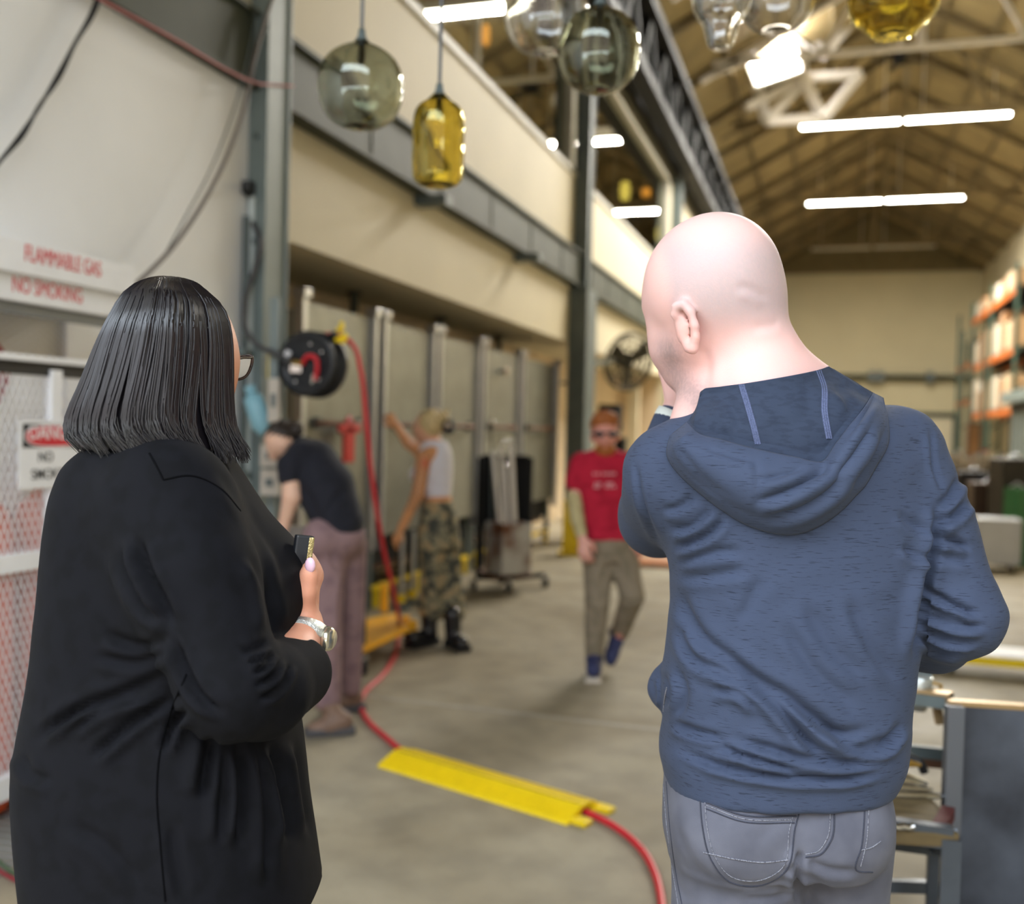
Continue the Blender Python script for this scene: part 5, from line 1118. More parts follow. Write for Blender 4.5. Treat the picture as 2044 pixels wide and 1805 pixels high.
# fine cloth rumple
px = to_px(P); N_ = normals(P, F)
P = P+N_*(0.0010*np.sin(px[:, 0]*0.045+2.2*np.sin(px[:, 1]*0.021))*np.sin(px[:, 1]*0.05+1.7*np.sin(px[:, 0]*0.017)))[:, None]
to_object('hooded_top', P, F, m_hoodie, man)
top_tree = BVHTree.FromPolygons(P.tolist(), F.tolist()); trees = [skin_tree, top_tree]
# hood lying on the back: lining inside, jersey outside
key = [0, .15, .35, .5, .65, .78, .88, .95, 1.0]
Oc = [(1338, 872), (1334, 912), (1400, 985), (1500, 1050), (1595, 1064), (1685, 1012), (1738, 940), (1772, 865), (1762, 796)]
Ic = [(1372, 845), (1392, 866), (1440, 880), (1500, 896), (1590, 915), (1642, 924), (1672, 884), (1722, 818), (1742, 786)]
Nc = [(1398, 806), (1402, 780), (1438, 772), (1490, 765), (1545, 756), (1585, 749), (1615, 743), (1640, 737), (1652, 732)]
us = np.linspace(0, 1, 100)
def crv(C): 
    C = np.array(C, float); T = np.array(spline(np.c_[np.array(key)*600, C], 400)); return np.c_[np.interp(us*600, T[:, 0], T[:, 1]), np.interp(us*600, T[:, 0], T[:, 2])]
O_, I_, N0 = crv(Oc), crv(Ic), crv(Nc)
def base_depth(pt):
    z = surf_hit(trees, pt[0], pt[1]); return 1.47 if z is None else z
def sheet(A, B, hfun, nv, name, mat, folds):
    vs = np.linspace(0, 1, nv); PX = np.array([[A[i]+(B[i]-A[i])*v for v in vs] for i in range(len(us))])
    Z = np.array([[base_depth(PX[i, j]) for j in range(nv)] for i in range(len(us))])
    for _ in range(6):
        Zp = np.pad(Z, 1, mode='edge'); Z = np.minimum(Z, (Zp[:-2, 1:-1]+Zp[2:, 1:-1]+Zp[1:-1, :-2]+Zp[1:-1, 2:])/4*0.6+Z*0.4)
    H = np.array([[hfun(v, us[i]) for v in vs] for i in range(len(us))]); Z = Z-H
    Pq = np.stack([(PX[..., 0]-CX)*Z/FPX, -(PX[..., 1]-CY)*Z/FPX, Z], -1).reshape(-1, 3)
    Fq = np.array([(i*nv+j, i*nv+j+1, (i+1)*nv+j+1, (i+1)*nv+j) for i in range(len(us)-1) for j in range(nv-1)])
    Nq = normals(Pq, Fq); sgn = -1 if Nq[:, 2].mean() > 0 else 1
    if sgn < 0: Fq = Fq[:, ::-1]
    Pq = add_folds(Pq, Fq, folds)
    o = to_object(name, Pq, Fq, mat, man); md = o.modifiers.new('thickness', 'SOLIDIFY'); md.thickness = 0.004; md.offset = 0
    return Pq, Fq
def endf(u): return min(1, u/0.10, (1-u)/0.08)
sheet(N0, I_, lambda v, u: (0.012+0.012*sin(pi*v))*max(0.3, endf(u))+0.012*max(0, (v-0.9)/0.1)*endf(u)+0.008*max(0, 1-v/0.12), 46, 'hood_lining', m_lining,
      [([(1440, 790), (1470, 830), (1480, 865)], 4, 12), ([(1660, 770), (1690, 800), (1700, 830)], 4, 9), ([(1540, 800), (1570, 860), (1600, 900)], 2, 16)])
def hout(v, u):
    e = endf(u); return e*(0.028+0.024*sin(pi*min(v*1.2, 1))**0.8)*(1-max(0, (v-0.72)/0.28)**2.2)+0.004
sheet(I_, O_, hout, 46, 'hood', m_hoodie,
      [([(1500, 1005), (1560, 985), (1620, 955), (1665, 930)], 9, 9), ([(1520, 1030), (1590, 1020), (1650, 985), (1700, 930)], 8, 9), ([(1510, 960), (1560, 950), (1610, 935)], 5, 7), ([(1660, 960), (1710, 900), (1740, 850)], 8, 9), ([(1690, 985), (1740, 915), (1765, 850)], 4, 7),
       ([(1400, 895), (1460, 912), (1512, 925)], 2.5, 6), ([(1350, 880), (1400, 950), (1470, 1000)], 2.0, 8), ([(1505, 900), (1512, 960), (1508, 1030)], 1.6, 7), ([(1690, 880), (1730, 820), (1748, 795)], 4, 6)])
def strip(line, wd, th, name, mat, T, off=0.002):
    pts = stitch(T, line, off); g = G()
    g.tube([c2w(p) for p in pts], wd, 6); return g.build(name, mat, man)
def obj_tree(o):
    W = np.array([v.co for v in o.data.vertices])+np.array(base_of(man))-CAM
    return BVHTree.FromPolygons(np.c_[W @ AR, W @ AU, W @ AF].tolist(), [tuple(p.vertices) for p in o.data.polygons])
lin_tree = obj_tree([o for o in man.children if o.name.startswith('hood_lining')][0]); hd_tree = obj_tree([o for o in man.children if o.name.split('.')[0] == 'hood'][0])
for L_ in ([(1480, 768), (1494, 815), (1505, 855), (1513, 888)], [(1633, 740), (1645, 775), (1646, 820), (1655, 876)]):
    for dx in (-4, 0, 4): strip([(x+dx, y) for x, y in L_], 0.0019, 0, 'seam_tape', m_seam, [lin_tree], 0.002)
strip([(1332, 892), (1386, 966), (1448, 1013), (1510, 1048)], 0.0009, 0, 'hood_seam', m_stitch, [hd_tree, top_tree], 0.0005)
strip([(1513, 900), (1516, 960), (1512, 1040)], 0.0008, 0, 'hood_seam', m_stitch, [hd_tree], 0.0005)
# pale edging where the front pocket shows at the side
strip([(1331, 1372), (1326, 1400), (1324, 1420)], 0.0013, 0, 'pocket_piping', m_stitch_l, [top_tree], 0.001)
# wrist band
wc, wd_ = q(1342, 846, 1.70), q(1352, 826, 1.70)-q(1342, 846, 1.70)
g = G(); wW = c2w(wc); dW = c2w(q(1352, 826, 1.70))-wW; g.lathe([(0.031, -0.012), (0.034, -0.012), (0.035, 0.0), (0.034, 0.012), (0.031, 0.012)], wW+dW*0.3, dW, 24); g.build('wrist_band', M('pale_band', lin(206, 212, 206), 0.5), man)
# jeans
S = Sdf(0.0048)
S.loft([(1330, 1770, 1520, 1.5, 0.118), (1326, 1770, 1560, 1.5, 0.122), (1324, 1770, 1610, 1.5, 0.128), (1328, 1766, 1660, 1.5, 0.125), (1345, 1755, 1700, 1.5, 0.11)], 0.02, 2.4)
S.ell(q(1478, 1650, 1.435), (0.088, 0.082, 0.068), 0.03); S.ell(q(1668, 1648, 1.435), (0.078, 0.08, 0.066), 0.03)
zk = lambda z, d: CY-45+(1.52-z)*FPX/d
S.chain([q(1468, 1660, 1.5), q(1470, 1830, 1.5), q(1478, zk(0.50, 1.5), 1.5), q(1490, zk(0.10, 1.5), 1.52)], [0.098, 0.094, 0.066, 0.055], 0.02)
S.chain([q(1668, 1660, 1.52), q(1668, 1830, 1.55), q(1672, zk(0.50, 1.56), 1.58), q(1680, zk(0.10, 1.6), 1.62)], [0.086, 0.075, 0.066, 0.055], 0.02)
P, F = S.mesh(2)
P = add_folds(P, F, [([(1600, 1690), (1592, 1740), (1590, 1810)], 9, 8), ([(1470, 1770), (1530, 1770), (1588, 1750)], 4, 8), ([(1480, 1790), (1540, 1790), (1590, 1775)], 3, 7), ([(1600, 1712), (1650, 1735), (1720, 1742)], 4, 8), ([(1600, 1735), (1640, 1770), (1660, 1800)], 3, 9),
   ([(1345, 1640), (1380, 1720), (1430, 1770)], 2.5, 10), ([(1560, 1745), (1590, 1720), (1605, 1700)], 4, 7), ([(1340, 1700), (1350, 1760), (1380, 1805)], 2.5, 10), ([(1500, 1690), (1540, 1650), (1560, 1620)], 1.2, 12)])
to_object('jeans', P, F, m_jeans, man); T_ = [BVHTree.FromPolygons(P.tolist(), F.tolist())]
for L_, r_, m_ in (([(1397, 1590), (1402, 1650), (1420, 1718), (1450, 1757), (1520, 1768), (1568, 1740), (1588, 1650), (1596, 1622)], 0.0014, m_stitch), ([(1407, 1600), (1411, 1650), (1428, 1712), (1455, 1748), (1517, 1758), (1560, 1735), (1577, 1650), (1583, 1628)], 0.0009, m_stitch_l),
   ([(1410, 1602), (1480, 1627), (1590, 1630)], 0.0016, m_stitch), ([(1410, 1608), (1480, 1634), (1588, 1637)], 0.001, m_stitch_l), ([(1410, 1615), (1480, 1640), (1586, 1643)], 0.0012, m_stitch), ([(1404, 1702), (1470, 1716), (1520, 1722), (1574, 1717)], 0.0013, m_stitch_l),
   ([(1666, 1608), (1658, 1680), (1638, 1706), (1608, 1712)], 0.0014, m_stitch), ([(1658, 1610), (1650, 1676), (1632, 1700), (1608, 1706)], 0.001, m_stitch_l),
   ([(1727, 1606), (1720, 1690), (1710, 1738), (1742, 1742)], 0.0014, m_stitch), ([(1735, 1606), (1728, 1690), (1718, 1730)], 0.001, m_stitch_l), ([(1722, 1612), (1745, 1600), (1768, 1590)], 0.0014, m_stitch_l), ([(1718, 1698), (1740, 1692), (1758, 1680)], 0.0012, m_stitch_l),
   ([(1330, 1560), (1338, 1660), (1352, 1760), (1362, 1810)], 0.0013, m_stitch), ([(1323, 1560), (1332, 1660), (1346, 1760), (1354, 1810)], 0.001, m_stitch_l)):
    pts = stitch(T_, L_, 0.0006)
    if len(pts) > 3: G().tube([c2w(p) for p in pts], r_*0.75, 6).build('stitching', m_, man)
for x, d in ((1490, 1.52), (1680, 1.62)):
    c_ = at(x, zk(0.05, d), d); c_[2] = 0.0; f_ = Ey
    g = Sdf(0.006); o3 = lambda a, z: np.array([(c_+f_*a-CAM) @ AR, (c_+f_*a+np.array([0, 0, z])-CAM) @ AU, (c_+f_*a+np.array([0, 0, z])-CAM) @ AF])
    g.chain([o3(-0.06, 0.045), o3(0.08, 0.045), o3(0.18, 0.035)], [0.045, 0.045, 0.034], 0.02); g.cone(o3(-0.03, 0.05), o3(-0.02, 0.12), 0.048, 0.045, 0.02)
    P, F = g.mesh(1); to_object('shoe', P, F, m_black, man)

# ------------------------------------------------------------------ the woman in the black cardigan
m_cardigan = cloth('black_jersey', lin(14, 14, 18), lin(11, 11, 14), 40, (1, 1, 1), rough=0.85, sheen=0.0, bscale=1500, bump=0.12, spec=0.12)
lady = thing('person', 'woman with a dark shoulder-length bob and black cardigan holding a small device', 'person', at(340, 902, 1.36)*np.array([1, 1, 0]))
S = Sdf(0.0048)
S.loft([(215, 440, 868, 1.36, 0.07), (175, 452, 895, 1.36, 0.10), (138, 470, 925, 1.36, 0.125), (112, 500, 975, 1.36, 0.145), (96, 548, 1050, 1.36, 0.155), (88, 590, 1120, 1.36, 0.16), (82, 612, 1190, 1.36, 0.165), (75, 600, 1245, 1.36, 0.165), (70, 582, 1295, 1.36, 0.165), (58, 584, 1370, 1.36, 0.17), (44, 596, 1440, 1.36, 0.178), (33, 606, 1520, 1.36, 0.185), (36, 614, 1600, 1.36, 0.19), (46, 628, 1700, 1.36, 0.195), (58, 640, 1790, 1.36, 0.2)], 0.02, 2.4)
S.ell(q(520, 1165, 1.40), (0.062, 0.07, 0.08), 0.04)
S.chain([q(335, 1010, 1.25), q(385, 1160, 1.21), q(462, 1372, 1.17)], [0.085, 0.078, 0.058], 0.035)
S.chain([q(462, 1376, 1.17), q(520, 1378, 1.22), q(586, 1345, 1.31)], [0.058, 0.058, 0.05], 0.02)
P, F = S.mesh(2)
folds = [([(62, 1483), (145, 1424), (273, 1373), (342, 1346)], 9, 10), ([(125, 1470), (219, 1412), (300, 1385), (346, 1366)], 7, 9), ([(172, 1524), (250, 1455), (320, 1405), (354, 1386)], 7, 10), ([(45, 1500), (60, 1545), (110, 1560)], 3, 10),
 ([(324, 1506), (348, 1445), (376, 1414)], 7, 8), ([(424, 1466), (414, 1520), (402, 1600)], 8, 12), ([(474, 1478), (484, 1560), (476, 1700)], 8, 12), ([(542, 1482), (560, 1580), (580, 1690)], 9, 11), ([(588, 1470), (604, 1580), (622, 1680)], 9, 8), ([(450, 1476), (446, 1560), (440, 1700)], 5, 10), ([(512, 1482), (530, 1600), (535, 1780)], 6, 10),
 ([(271, 1063), (293, 1140), (322, 1198), (350, 1260)], 9, 10), ([(240, 1090), (262, 1160), (300, 1220), (345, 1250)], 6, 10), ([(200, 1260), (280, 1290), (350, 1270)], 4, 10), ([(180, 1310), (270, 1320), (358, 1290)], 4, 10),
 ([(345, 1270), (372, 1340), (400, 1390), (450, 1430)], 8, 8), ([(504, 1345), (530, 1330), (548, 1302)], 6, 6), ([(505, 1372), (540, 1350), (562, 1310)], 6, 6), ([(510, 1400), (555, 1375), (580, 1320)], 5, 6), ([(480, 1300), (510, 1295), (540, 1280)], 4, 8), ([(490, 1320), (520, 1318), (545, 1300)], 4, 6),
 ([(430, 930), (510, 1040), (560, 1120), (568, 1200)], 3, 12), ([(500, 1100), (535, 1180), (545, 1270)], 6, 12), ([(120, 1640), (200, 1680), (290, 1780)], 2.5, 14), ([(340, 1640), (350, 1720), (370, 1800)], 3, 12)]
P = add_folds(P, F, [(l_, a_*1.7, w_) for l_, a_, w_ in folds])
to_object('cardigan', P, F, m_cardigan, lady); card = [BVHTree.FromPolygons(P.tolist(), F.tolist())]
m_cseam = cloth('black_seam', lin(6, 6, 8), lin(5, 5, 6), 400, (1, 1, 1), spec=0.05, sheen=0.0)
for L_ in ([(372, 1346), (344, 1412), (318, 1510), (313, 1588), (320, 1686), (330, 1800)], [(326, 958), (380, 950), (440, 975), (480, 1020)], [(298, 905), (312, 930), (326, 958)]):
    pts = stitch(card, L_, 0.0002)
    if len(pts) > 3: G().tube([c2w(p) for p in pts], 0.0012, 6).build('seam', m_cseam, lady)
# skin
S = Sdf(0.0036)
S.ell(q(353, 715, 1.385), (0.083, 0.108, 0.085), 0.02)
S.cone(q(386, 735, 1.42), q(398, 800, 1.425), 0.052, 0.038, 0.03)
S.chain([q(436, 715, 1.462), q(450, 762, 1.485), q(446, 770, 1.475)], [0.009, 0.011, 0.012], 0.012)   # nose, mostly turned away
S.ell(q(440, 808, 1.455), (0.016, 0.008, 0.014), 0.008)
S.chain([q(345, 790, 1.37), q(330, 890, 1.36), q(330, 960, 1.36)], [0.05, 0.048, 0.06], 0.03)
S.chain([q(330, 980, 1.36), q(340, 1300, 1.36), q(340, 1700, 1.36)], [0.08, 0.12, 0.12], 0.03)
S.chain([q(335, 960, 1.33), q(340, 1020, 1.25), q(462, 1372, 1.17)], [0.06, 0.055, 0.036], 0.03)
S.chain([q(462, 1374, 1.175), q(575, 1325, 1.30), q(604, 1268, 1.36), q(610, 1245, 1.375)], [0.036, 0.036, 0.026, 0.024], 0.012)
hand(S, q(608, 1248, 1.38), q(604, 1120, 1.40)-q(608, 1248, 1.38), (0.88, 0.05, -0.35), 0.165, [0.85, 0.9, 0.95, 1.0], 1, thumb=False)
S.chain([q(604, 1225, 1.37), q(612, 1180, 1.355), q(616, 1150, 1.352), q(618, 1130, 1.353)], [0.02, 0.0125, 0.0108, 0.0085], 0.010)       # thumb along the device
P, F = S.mesh(2); px = to_px(P)
col = np.tile(np.array(lin(196, 132, 98)), (len(P), 1)); col = mixc(col, sst(px[:, 1], 1050, 1150), lin(214, 150, 122))
to_object('body', P, F, m_skin, lady, col)
G().ball(at(619, 1129, 1.345), 0.0085, 12, (0.9, 0.7, 1.3)).build('thumbnail', M('pink_nail', lin(232, 190, 206), 0.2), lady)
# watch
wA, wB = at(604, 1272, 1.36), at(611, 1240, 1.375); wd = (wB-wA)/np.linalg.norm(wB-wA)
wt = G().lathe([(0.0295, -0.010), (0.033, -0.010), (0.034, 0.0), (0.033, 0.010), (0.0295, 0.010)], wA+wd*0.004, wd, 28).build('watch_band', M('silver_band', lin(206, 206, 200), 0.3, metal=0.8, bump=0.4, bscale=500), lady)
sdv = AR-wd*(AR @ wd); sdv /= np.linalg.norm(sdv)
G().lathe([(0, 0.012), (0.012, 0.012), (0.016, 0.008), (0.017, 0.0), (0, 0)], wA+sdv*0.031, sdv*0.9-AF*0.25, 24).build('watch_case', M('silver_case', lin(216, 210, 190), 0.2, metal=0.9), wt)
# leggings and shoes below the frame
S = Sdf(0.008)
for x, d in ((280, 1.34), (420, 1.40)): S.chain([q(x, 1700, d), q(x, zk(0.45, d), d), q(x, zk(0.09, d), d)], [0.1, 0.06, 0.045], 0.02)
P, F = S.mesh(1); to_object('leggings', P, F, m_cardigan, lady)
for x, d in ((280, 1.34), (420, 1.40)):
    c_ = at(x, zk(0.05, d), d); c_[2] = 0
    dirw = Ex*0.75+Ey*0.65; g = Sdf(0.006); o3 = lambda a, z: np.array([(c_+dirw*a-CAM) @ AR, (c_+dirw*a+np.array([0, 0, z])-CAM) @ AU, (c_+dirw*a+np.array([0, 0, z])-CAM) @ AF])
    g.chain([o3(-0.05, 0.04), o3(0.07, 0.04), o3(0.15, 0.03)], [0.04, 0.04, 0.03], 0.02); g.cone(o3(-0.02, 0.05), o3(-0.02, 0.12), 0.045, 0.04, 0.02)
    P, F = g.mesh(1); to_object('shoe', P, F, m_black, lady)
# hair: a shell plus combed strands
HS = [(318, 366, 556), (286, 398, 566), (262, 420, 584), (242, 446, 608), (222, 462, 645), (200, 468, 690), (182, 469, 735), (164, 469, 780), (146, 470, 820), (136, 472, 852), (134, 476, 874), (160, 482, 900)]
HA = np.array(HS, float); ys_ = np.linspace(556, 900, 200); HT = np.array(spline(np.c_[HA[:, 2], HA[:, 0], HA[:, 1]], 400))
hl = lambda y: np.interp(y, HT[:, 0], HT[:, 1]); hr = lambda y: np.interp(y, HT[:, 0], HT[:, 2])
def hdep(y): return np.interp(y, [556, 570, 600, 660, 760, 860, 900], [0.022, 0.058, 0.092, 0.118, 0.125, 0.132, 0.128])
DH = 1.355
m_hair = M('black_hair', lin(19, 15, 19), 0.34, spec=0.85, var=0.35, scale=60, stretch=(1, 1, 0.15))
m_hair.node_tree.nodes['Principled BSDF'].inputs['Sheen Weight'].default_value = 0.0
S = Sdf(0.005); S.loft([(l+5, r-9, y, DH, float(hdep(y))*0.93) for l, r, y in HS], 0.01, 2.1)
S.ell(q(500, 720, 1.50), (0.070, 0.12, 0.085), 0.01, op='s')                              # open towards the face
P, F = S.mesh(2); to_object('hair_shell', P, F, m_hair, lady)
rs = np.random.RandomState(5); vs, fs = [], []
NCL = 90; cl = np.c_[(np.arange(NCL)+0.8*rs.rand(NCL))/NCL*2*pi, rs.randn(NCL)*0.018, rs.rand(NCL)]
tt = np.linspace(0, 1, 15)
for i in range(3400):
    c_ = cl[rs.randint(NCL)]; ph0 = c_[0]+rs.randn()*0.03; rad = 1.0+c_[1]+rs.randn()*0.008
    ye = 884+28*(cos(ph0)+1)/2+rs.randn()*9; y0 = 559+abs(rs.randn())*5
    ye = min(ye, 925)
    yy = y0+(ye-y0)*tt**1.15; ph = ph0+0.30*(c_[2]-0.5)*tt**2+0.25*(1-tt)**2*np.sign(np.sin(ph0+0.01))*0.3
    yc = np.minimum(yy, 900); hx, hw = ellfit(hl(yc), hr(yc), DH, hdep(yc)); hw = hw*rad
    zz = DH+hdep(yc)*rad*np.sin(ph)
    flick = np.clip((tt-0.8)/0.2, 0, 1)**2*(6+24*rs.rand())
    xx = hx+hw*np.cos(ph)*(1-0.04*np.clip((tt-0.9)/0.1, 0, 1))+flick*(1.0 if cos(ph0) > -0.2 else 0.15)*DH/FPX
    if np.cos(ph0) > 0.35 and np.sin(ph0) > 0.05: continue                                  # the face side stays open
    Pp = np.stack([xx, -(yy-CY)*DH/FPX, zz], -1)
    Wp = c2w(Pp); T = np.gradient(Wp, axis=0); T /= np.linalg.norm(T, axis=1)[:, None]+1e-9
    a = np.cross(T, AF); a /= np.linalg.norm(a, axis=1)[:, None]+1e-9; b = np.cross(T, a); r_ = (0.0011+0.0004*rs.rand())*np.interp(tt, [0, 0.1, 0.85, 1], [0.6, 1, 1, 0.25])
    o_ = len(vs)
    for j in range(15):
        for k in range(3): vs.append(Wp[j]+(a[j]*cos(2.094*k)+b[j]*sin(2.094*k))*r_[j])
    for j in range(14):
        for k in range(3): fs.append((o_+j*3+k, o_+j*3+(k+1) % 3, o_+(j+1)*3+(k+1) % 3, o_+(j+1)*3+k))
o = to_object('hair', np.array(vs), fs, m_hair, lady, world=True)
# glasses
m_tort = M('dark_tortoise', lin(46, 30, 22), 0.25, var=0.5, scale=120)
g = G(); fr = [(466, 716, 1.475), (503, 712, 1.478), (500, 735, 1.478), (490, 752, 1.478), (472, 757, 1.476), (463, 745, 1.475)]
g.tube([at(*p) for p in [tuple(x) for x in spline([(a, b, c*1000) for a, b, c in fr+[fr[0]]], 24)] for p in [(p[0], p[1], p[2]/1000)]], 0.0022, 8)
gl_ = g.build('glasses_frame', m_tort, lady)
G().tube([at(503, 714, 1.478), at(486, 714, 1.455), at(455, 720, 1.42), at(400, 722, 1.31)], 0.002, 8).build('temple_arm', m_tort, gl_)
cq = [at(*p) for p in fr]; ctr_ = sum(cq)/6
G().add([ctr_]+cq, [(0, i+1, (i+1) % 6+1) for i in range(6)]).build('lens', glass('clear_lens', (0.98, 0.99, 0.98)), gl_)
# the device in her hand
dv = thing('small_device', 'small black phone with a gold edge held by the woman in black', 'phone', at(598, 1115, 1.36))
dd_ = at(604, 1105, 1.385)
G().box(at(600, 1130, 1.375), (0.026, 0.012, 0.085), rz=_yaw+0.5, ry=0.12).build('device_body', m_black_pl, dv, 0.003)
G().box(at(613, 1122, 1.380), (0.009, 0.014, 0.07), rz=_yaw+0.5, ry=0.12).build('gold_edge', M('gold_edge', lin(190, 172, 120), 0.3, metal=0.8, bump=0.3, bscale=300), dv, 0.002)
# ------------------------------------------------------------------ the three workers in the background
def mask_near(P, line, wpx):
    s, t = poly_dist(to_px(P), line); return np.exp(-(s/wpx)**2)
# --- worker bending over the cart
DB = 4.93
bw = thing('person', 'worker in black tee and mauve trousers bending over the cart', 'person', on(655, 1450, 2, 0))
S = Sdf(0.009)
S.ell(q(670, 1072, DB+0.03), (0.142, 0.115, 0.135), 0.03); S.ell(q(640, 1075, DB-0.06), (0.09, 0.1, 0.09), 0.03); S.ell(q(692, 1070, DB+0.05), (0.085, 0.1, 0.09), 0.03)
S.chain([q(652, 1095, DB), q(650, 1245, DB-0.02), q(653, 1395, DB)], [0.103, 0.078, 0.068], 0.03)
S.chain([q(697, 1090, DB+0.12), q(702, 1235, DB+0.2), q(700, 1370, DB+0.3)], [0.09, 0.066, 0.055], 0.03)
P, F = S.mesh(2); P = add_folds(P, F, [([(690, 1130), (680, 1200), (680, 1290)], 14, 5), ([(640, 1275), (660, 1285), (682, 1278)], 8, 4), ([(660, 1100), (668, 1130), (690, 1150)], 8, 5)])
m_mauve = cloth('mauve_twill', lin(138, 112, 114), lin(122, 98, 102), 12, (1, 1, 1))
to_object('trousers', P, F, m_mauve, bw)
S = Sdf(0.009)
S.chain([q(676, 1042, DB+0.02), q(650, 975, DB+0.05), q(622, 930, DB+0.1), q(600, 912, DB+0.16)], [0.125, 0.145, 0.135, 0.105], 0.03)
S.chain([q(602, 915, DB+0.03), q(580, 930, DB-0.02), q(578, 952, DB-0.03)], [0.085, 0.066, 0.058], 0.03)
S.chain([q(600, 905, DB+0.26), q(575, 930, DB+0.34)], [0.08, 0.06], 0.03)
P, F = S.mesh(2); P = add_folds(P, F, [([(600, 965), (620, 1000), (640, 1050)], 10, 6), ([(690, 970), (660, 1010), (640, 1040)], 6, 6)])
m_blacktee = cloth('black_cotton', lin(32, 33, 42), lin(27, 28, 36), 12, (1, 1, 1)); to_object('tee_shirt', P, F, m_blacktee, bw)
S = Sdf(0.007)
S.ell(q(560, 880, DB+0.14), (0.075, 0.088, 0.095), 0.02, rot=(0.5, 'Z')); S.cone(q(552, 892, DB+0.12), q(548, 908, DB+0.14), 0.045, 0.032, 0.02); S.ell(q(541, 898, DB+0.12), (0.016, 0.014, 0.014), 0.008)
S.ell(q(569, 888, DB+0.055), (0.014, 0.022, 0.010), 0.004)
S.chain([q(572, 890, DB+0.15), q(598, 912, DB+0.14), q(650, 975, DB+0.05), q(668, 1060, DB+0.04), q(655, 1200, DB), q(655, 1410, DB)], [0.055, 0.06, 0.09, 0.09, 0.05, 0.04], 0.02)
S.chain([q(600, 915, DB+0.05), q(580, 935, DB-0.02), q(582, 992, DB-0.05), q(566, 1050, DB-0.02), q(563, 1062, DB-0.02)], [0.05, 0.046, 0.045, 0.028, 0.026], 0.02)
hand(S, q(563, 1062, DB-0.02), q(568, 1105, DB-0.03)-q(563, 1062, DB-0.02), (-0.8, 0.2, -0.5), 0.175, 0.3, 1)
P, F = S.mesh(2); col = np.tile(np.array(lin(226, 184, 160)), (len(P), 1)); col = mixc(col, mask_near(P, [(570, 955), (582, 952), (594, 958)], 3)*0.4, lin(150, 150, 150))
to_object('body', P, F, m_skin, bw, col)
S = Sdf(0.007); S.ell(q(562, 868, DB+0.15), (0.088, 0.075, 0.10), 0.02, rot=(0.5, 'Z')); S.ell(q(592, 856, DB+0.13), (0.036, 0.04, 0.04), 0.015); S.ell(q(540, 905, DB+0.14), (0.055, 0.05, 0.08), 0.01, op='s')
P, F = S.mesh(1); N_ = normals(P, F); px = to_px(P); P = P+N_*(0.004*np.sin(px[:, 0]*0.5+px[:, 1]*0.35))[:, None]
m_brownhair = M('dark_brown_hair', lin(44, 34, 28), 0.45, var=0.4, scale=60); to_object('hair', P, F, m_brownhair, bw)
m_boot = M('brown_leather', lin(122, 96, 80), 0.6, var=0.15, scale=20); m_sole = M('grey_sole', lin(74, 72, 74), 0.6)
for i, (hx, hy, tx_, ty_, d) in enumerate(((684, 1440, 628, 1458, DB-0.02), (706, 1392, 668, 1402, DB+0.38))):
    hz = cpt(hx, hy, d); tz = cpt(tx_, ty_, d-0.04)
    S = Sdf(0.007); S.chain([hz, (hz+tz)/2, tz], [0.05, 0.048, 0.042], 0.02); S.cone(hz+np.array([-0.03, 0.01, 0]), q(655 if i == 0 else 698, 1405 if i == 0 else 1362, d), 0.05, 0.045, 0.02)
    P, F = S.mesh(1); o = to_object('boot', P, F, m_boot, bw)
    fd = c2w(tz)-c2w(hz); fd[2] = 0; fdn = fd/np.linalg.norm(fd); a_, b_ = c2w(hz)-fdn*0.06, c2w(tz)+fdn*0.05; a_[2] = b_[2] = 0.02
    G().beam(a_, b_, 0.095, 0.04).build('boot_sole', m_sole, o, 0.012)
G().tube([at(650+8*cos(u), 1402+3*sin(u), DB) for u in np.linspace(0, 6.28, 16)], 0.01, 6).build('ankle_sock', M('grey_sock', lin(176, 176, 180), 0.8), bw)
# --- woman reaching to the kiln
DW = 6.95
ww = thing('person', 'blonde tattooed woman in white top and camouflage trousers reaching to a kiln', 'person', on(880, 1285, 2, 0))
S = Sdf(0.01)
S.loft([(842, 903, 1000, DW, 0.105), (838, 912, 1030, DW, 0.125), (836, 917, 1065, DW, 0.135), (842, 915, 1095, DW, 0.125)], 0.02, 2.2)
S.chain([q(862, 1080, DW-0.03), q(866, 1150, DW), q(862, 1218, DW+0.02)], [0.098, 0.088, 0.092], 0.03); S.chain([q(893, 1080, DW+0.05), q(897, 1155, DW+0.06), q(905, 1222, DW+0.04)], [0.092, 0.082, 0.088], 0.03)
P, F = S.mesh(2); P = add_folds(P, F, [([(880, 1100), (880, 1160), (882, 1215)], 12, 4), ([(850, 1150), (870, 1160), (885, 1150)], 8, 4), ([(895, 1150), (908, 1165), (915, 1160)], 8, 4), ([(850, 1190), (868, 1205), (880, 1200)], 8, 4)])
mc = M('camouflage_cloth', lin(122, 116, 92), 0.8, col2=lin(60, 62, 54), scale=16, sharp=(0.44, 0.5))
nt = mc.node_tree; b = nt.nodes['Principled BSDF']; cr = b.inputs['Base Color'].links[0].from_node
cr.color_ramp.interpolation = 'LINEAR'; cr.color_ramp.elements.new(0.56).color = (*lin(140, 132, 104), 1); cr.color_ramp.elements.new(0.62).color = (*lin(158, 134, 96), 1)
to_object('camouflage_trousers', P, F, mc, ww)
S = Sdf(0.009); S.loft([(848, 892, 880, DW, 0.07), (836, 900, 898, DW, 0.10), (828, 904, 930, DW, 0.115), (838, 903, 960, DW, 0.105), (847, 900, 994, DW, 0.098)], 0.02, 2.2); S.ell(q(832, 948, DW+0.02), (0.055, 0.06, 0.07), 0.03)
P, F = S.mesh(2); P = add_folds(P, F, [([(850, 960), (870, 975), (898, 970)], 6, 4), ([(845, 930), (870, 940), (890, 960)], 5, 4)]); to_object('white_top', P, F, cloth('white_rib', lin(226, 224, 230), lin(206, 204, 214), 60, (6, 6, 0.4)), ww)
S = Sdf(0.008)
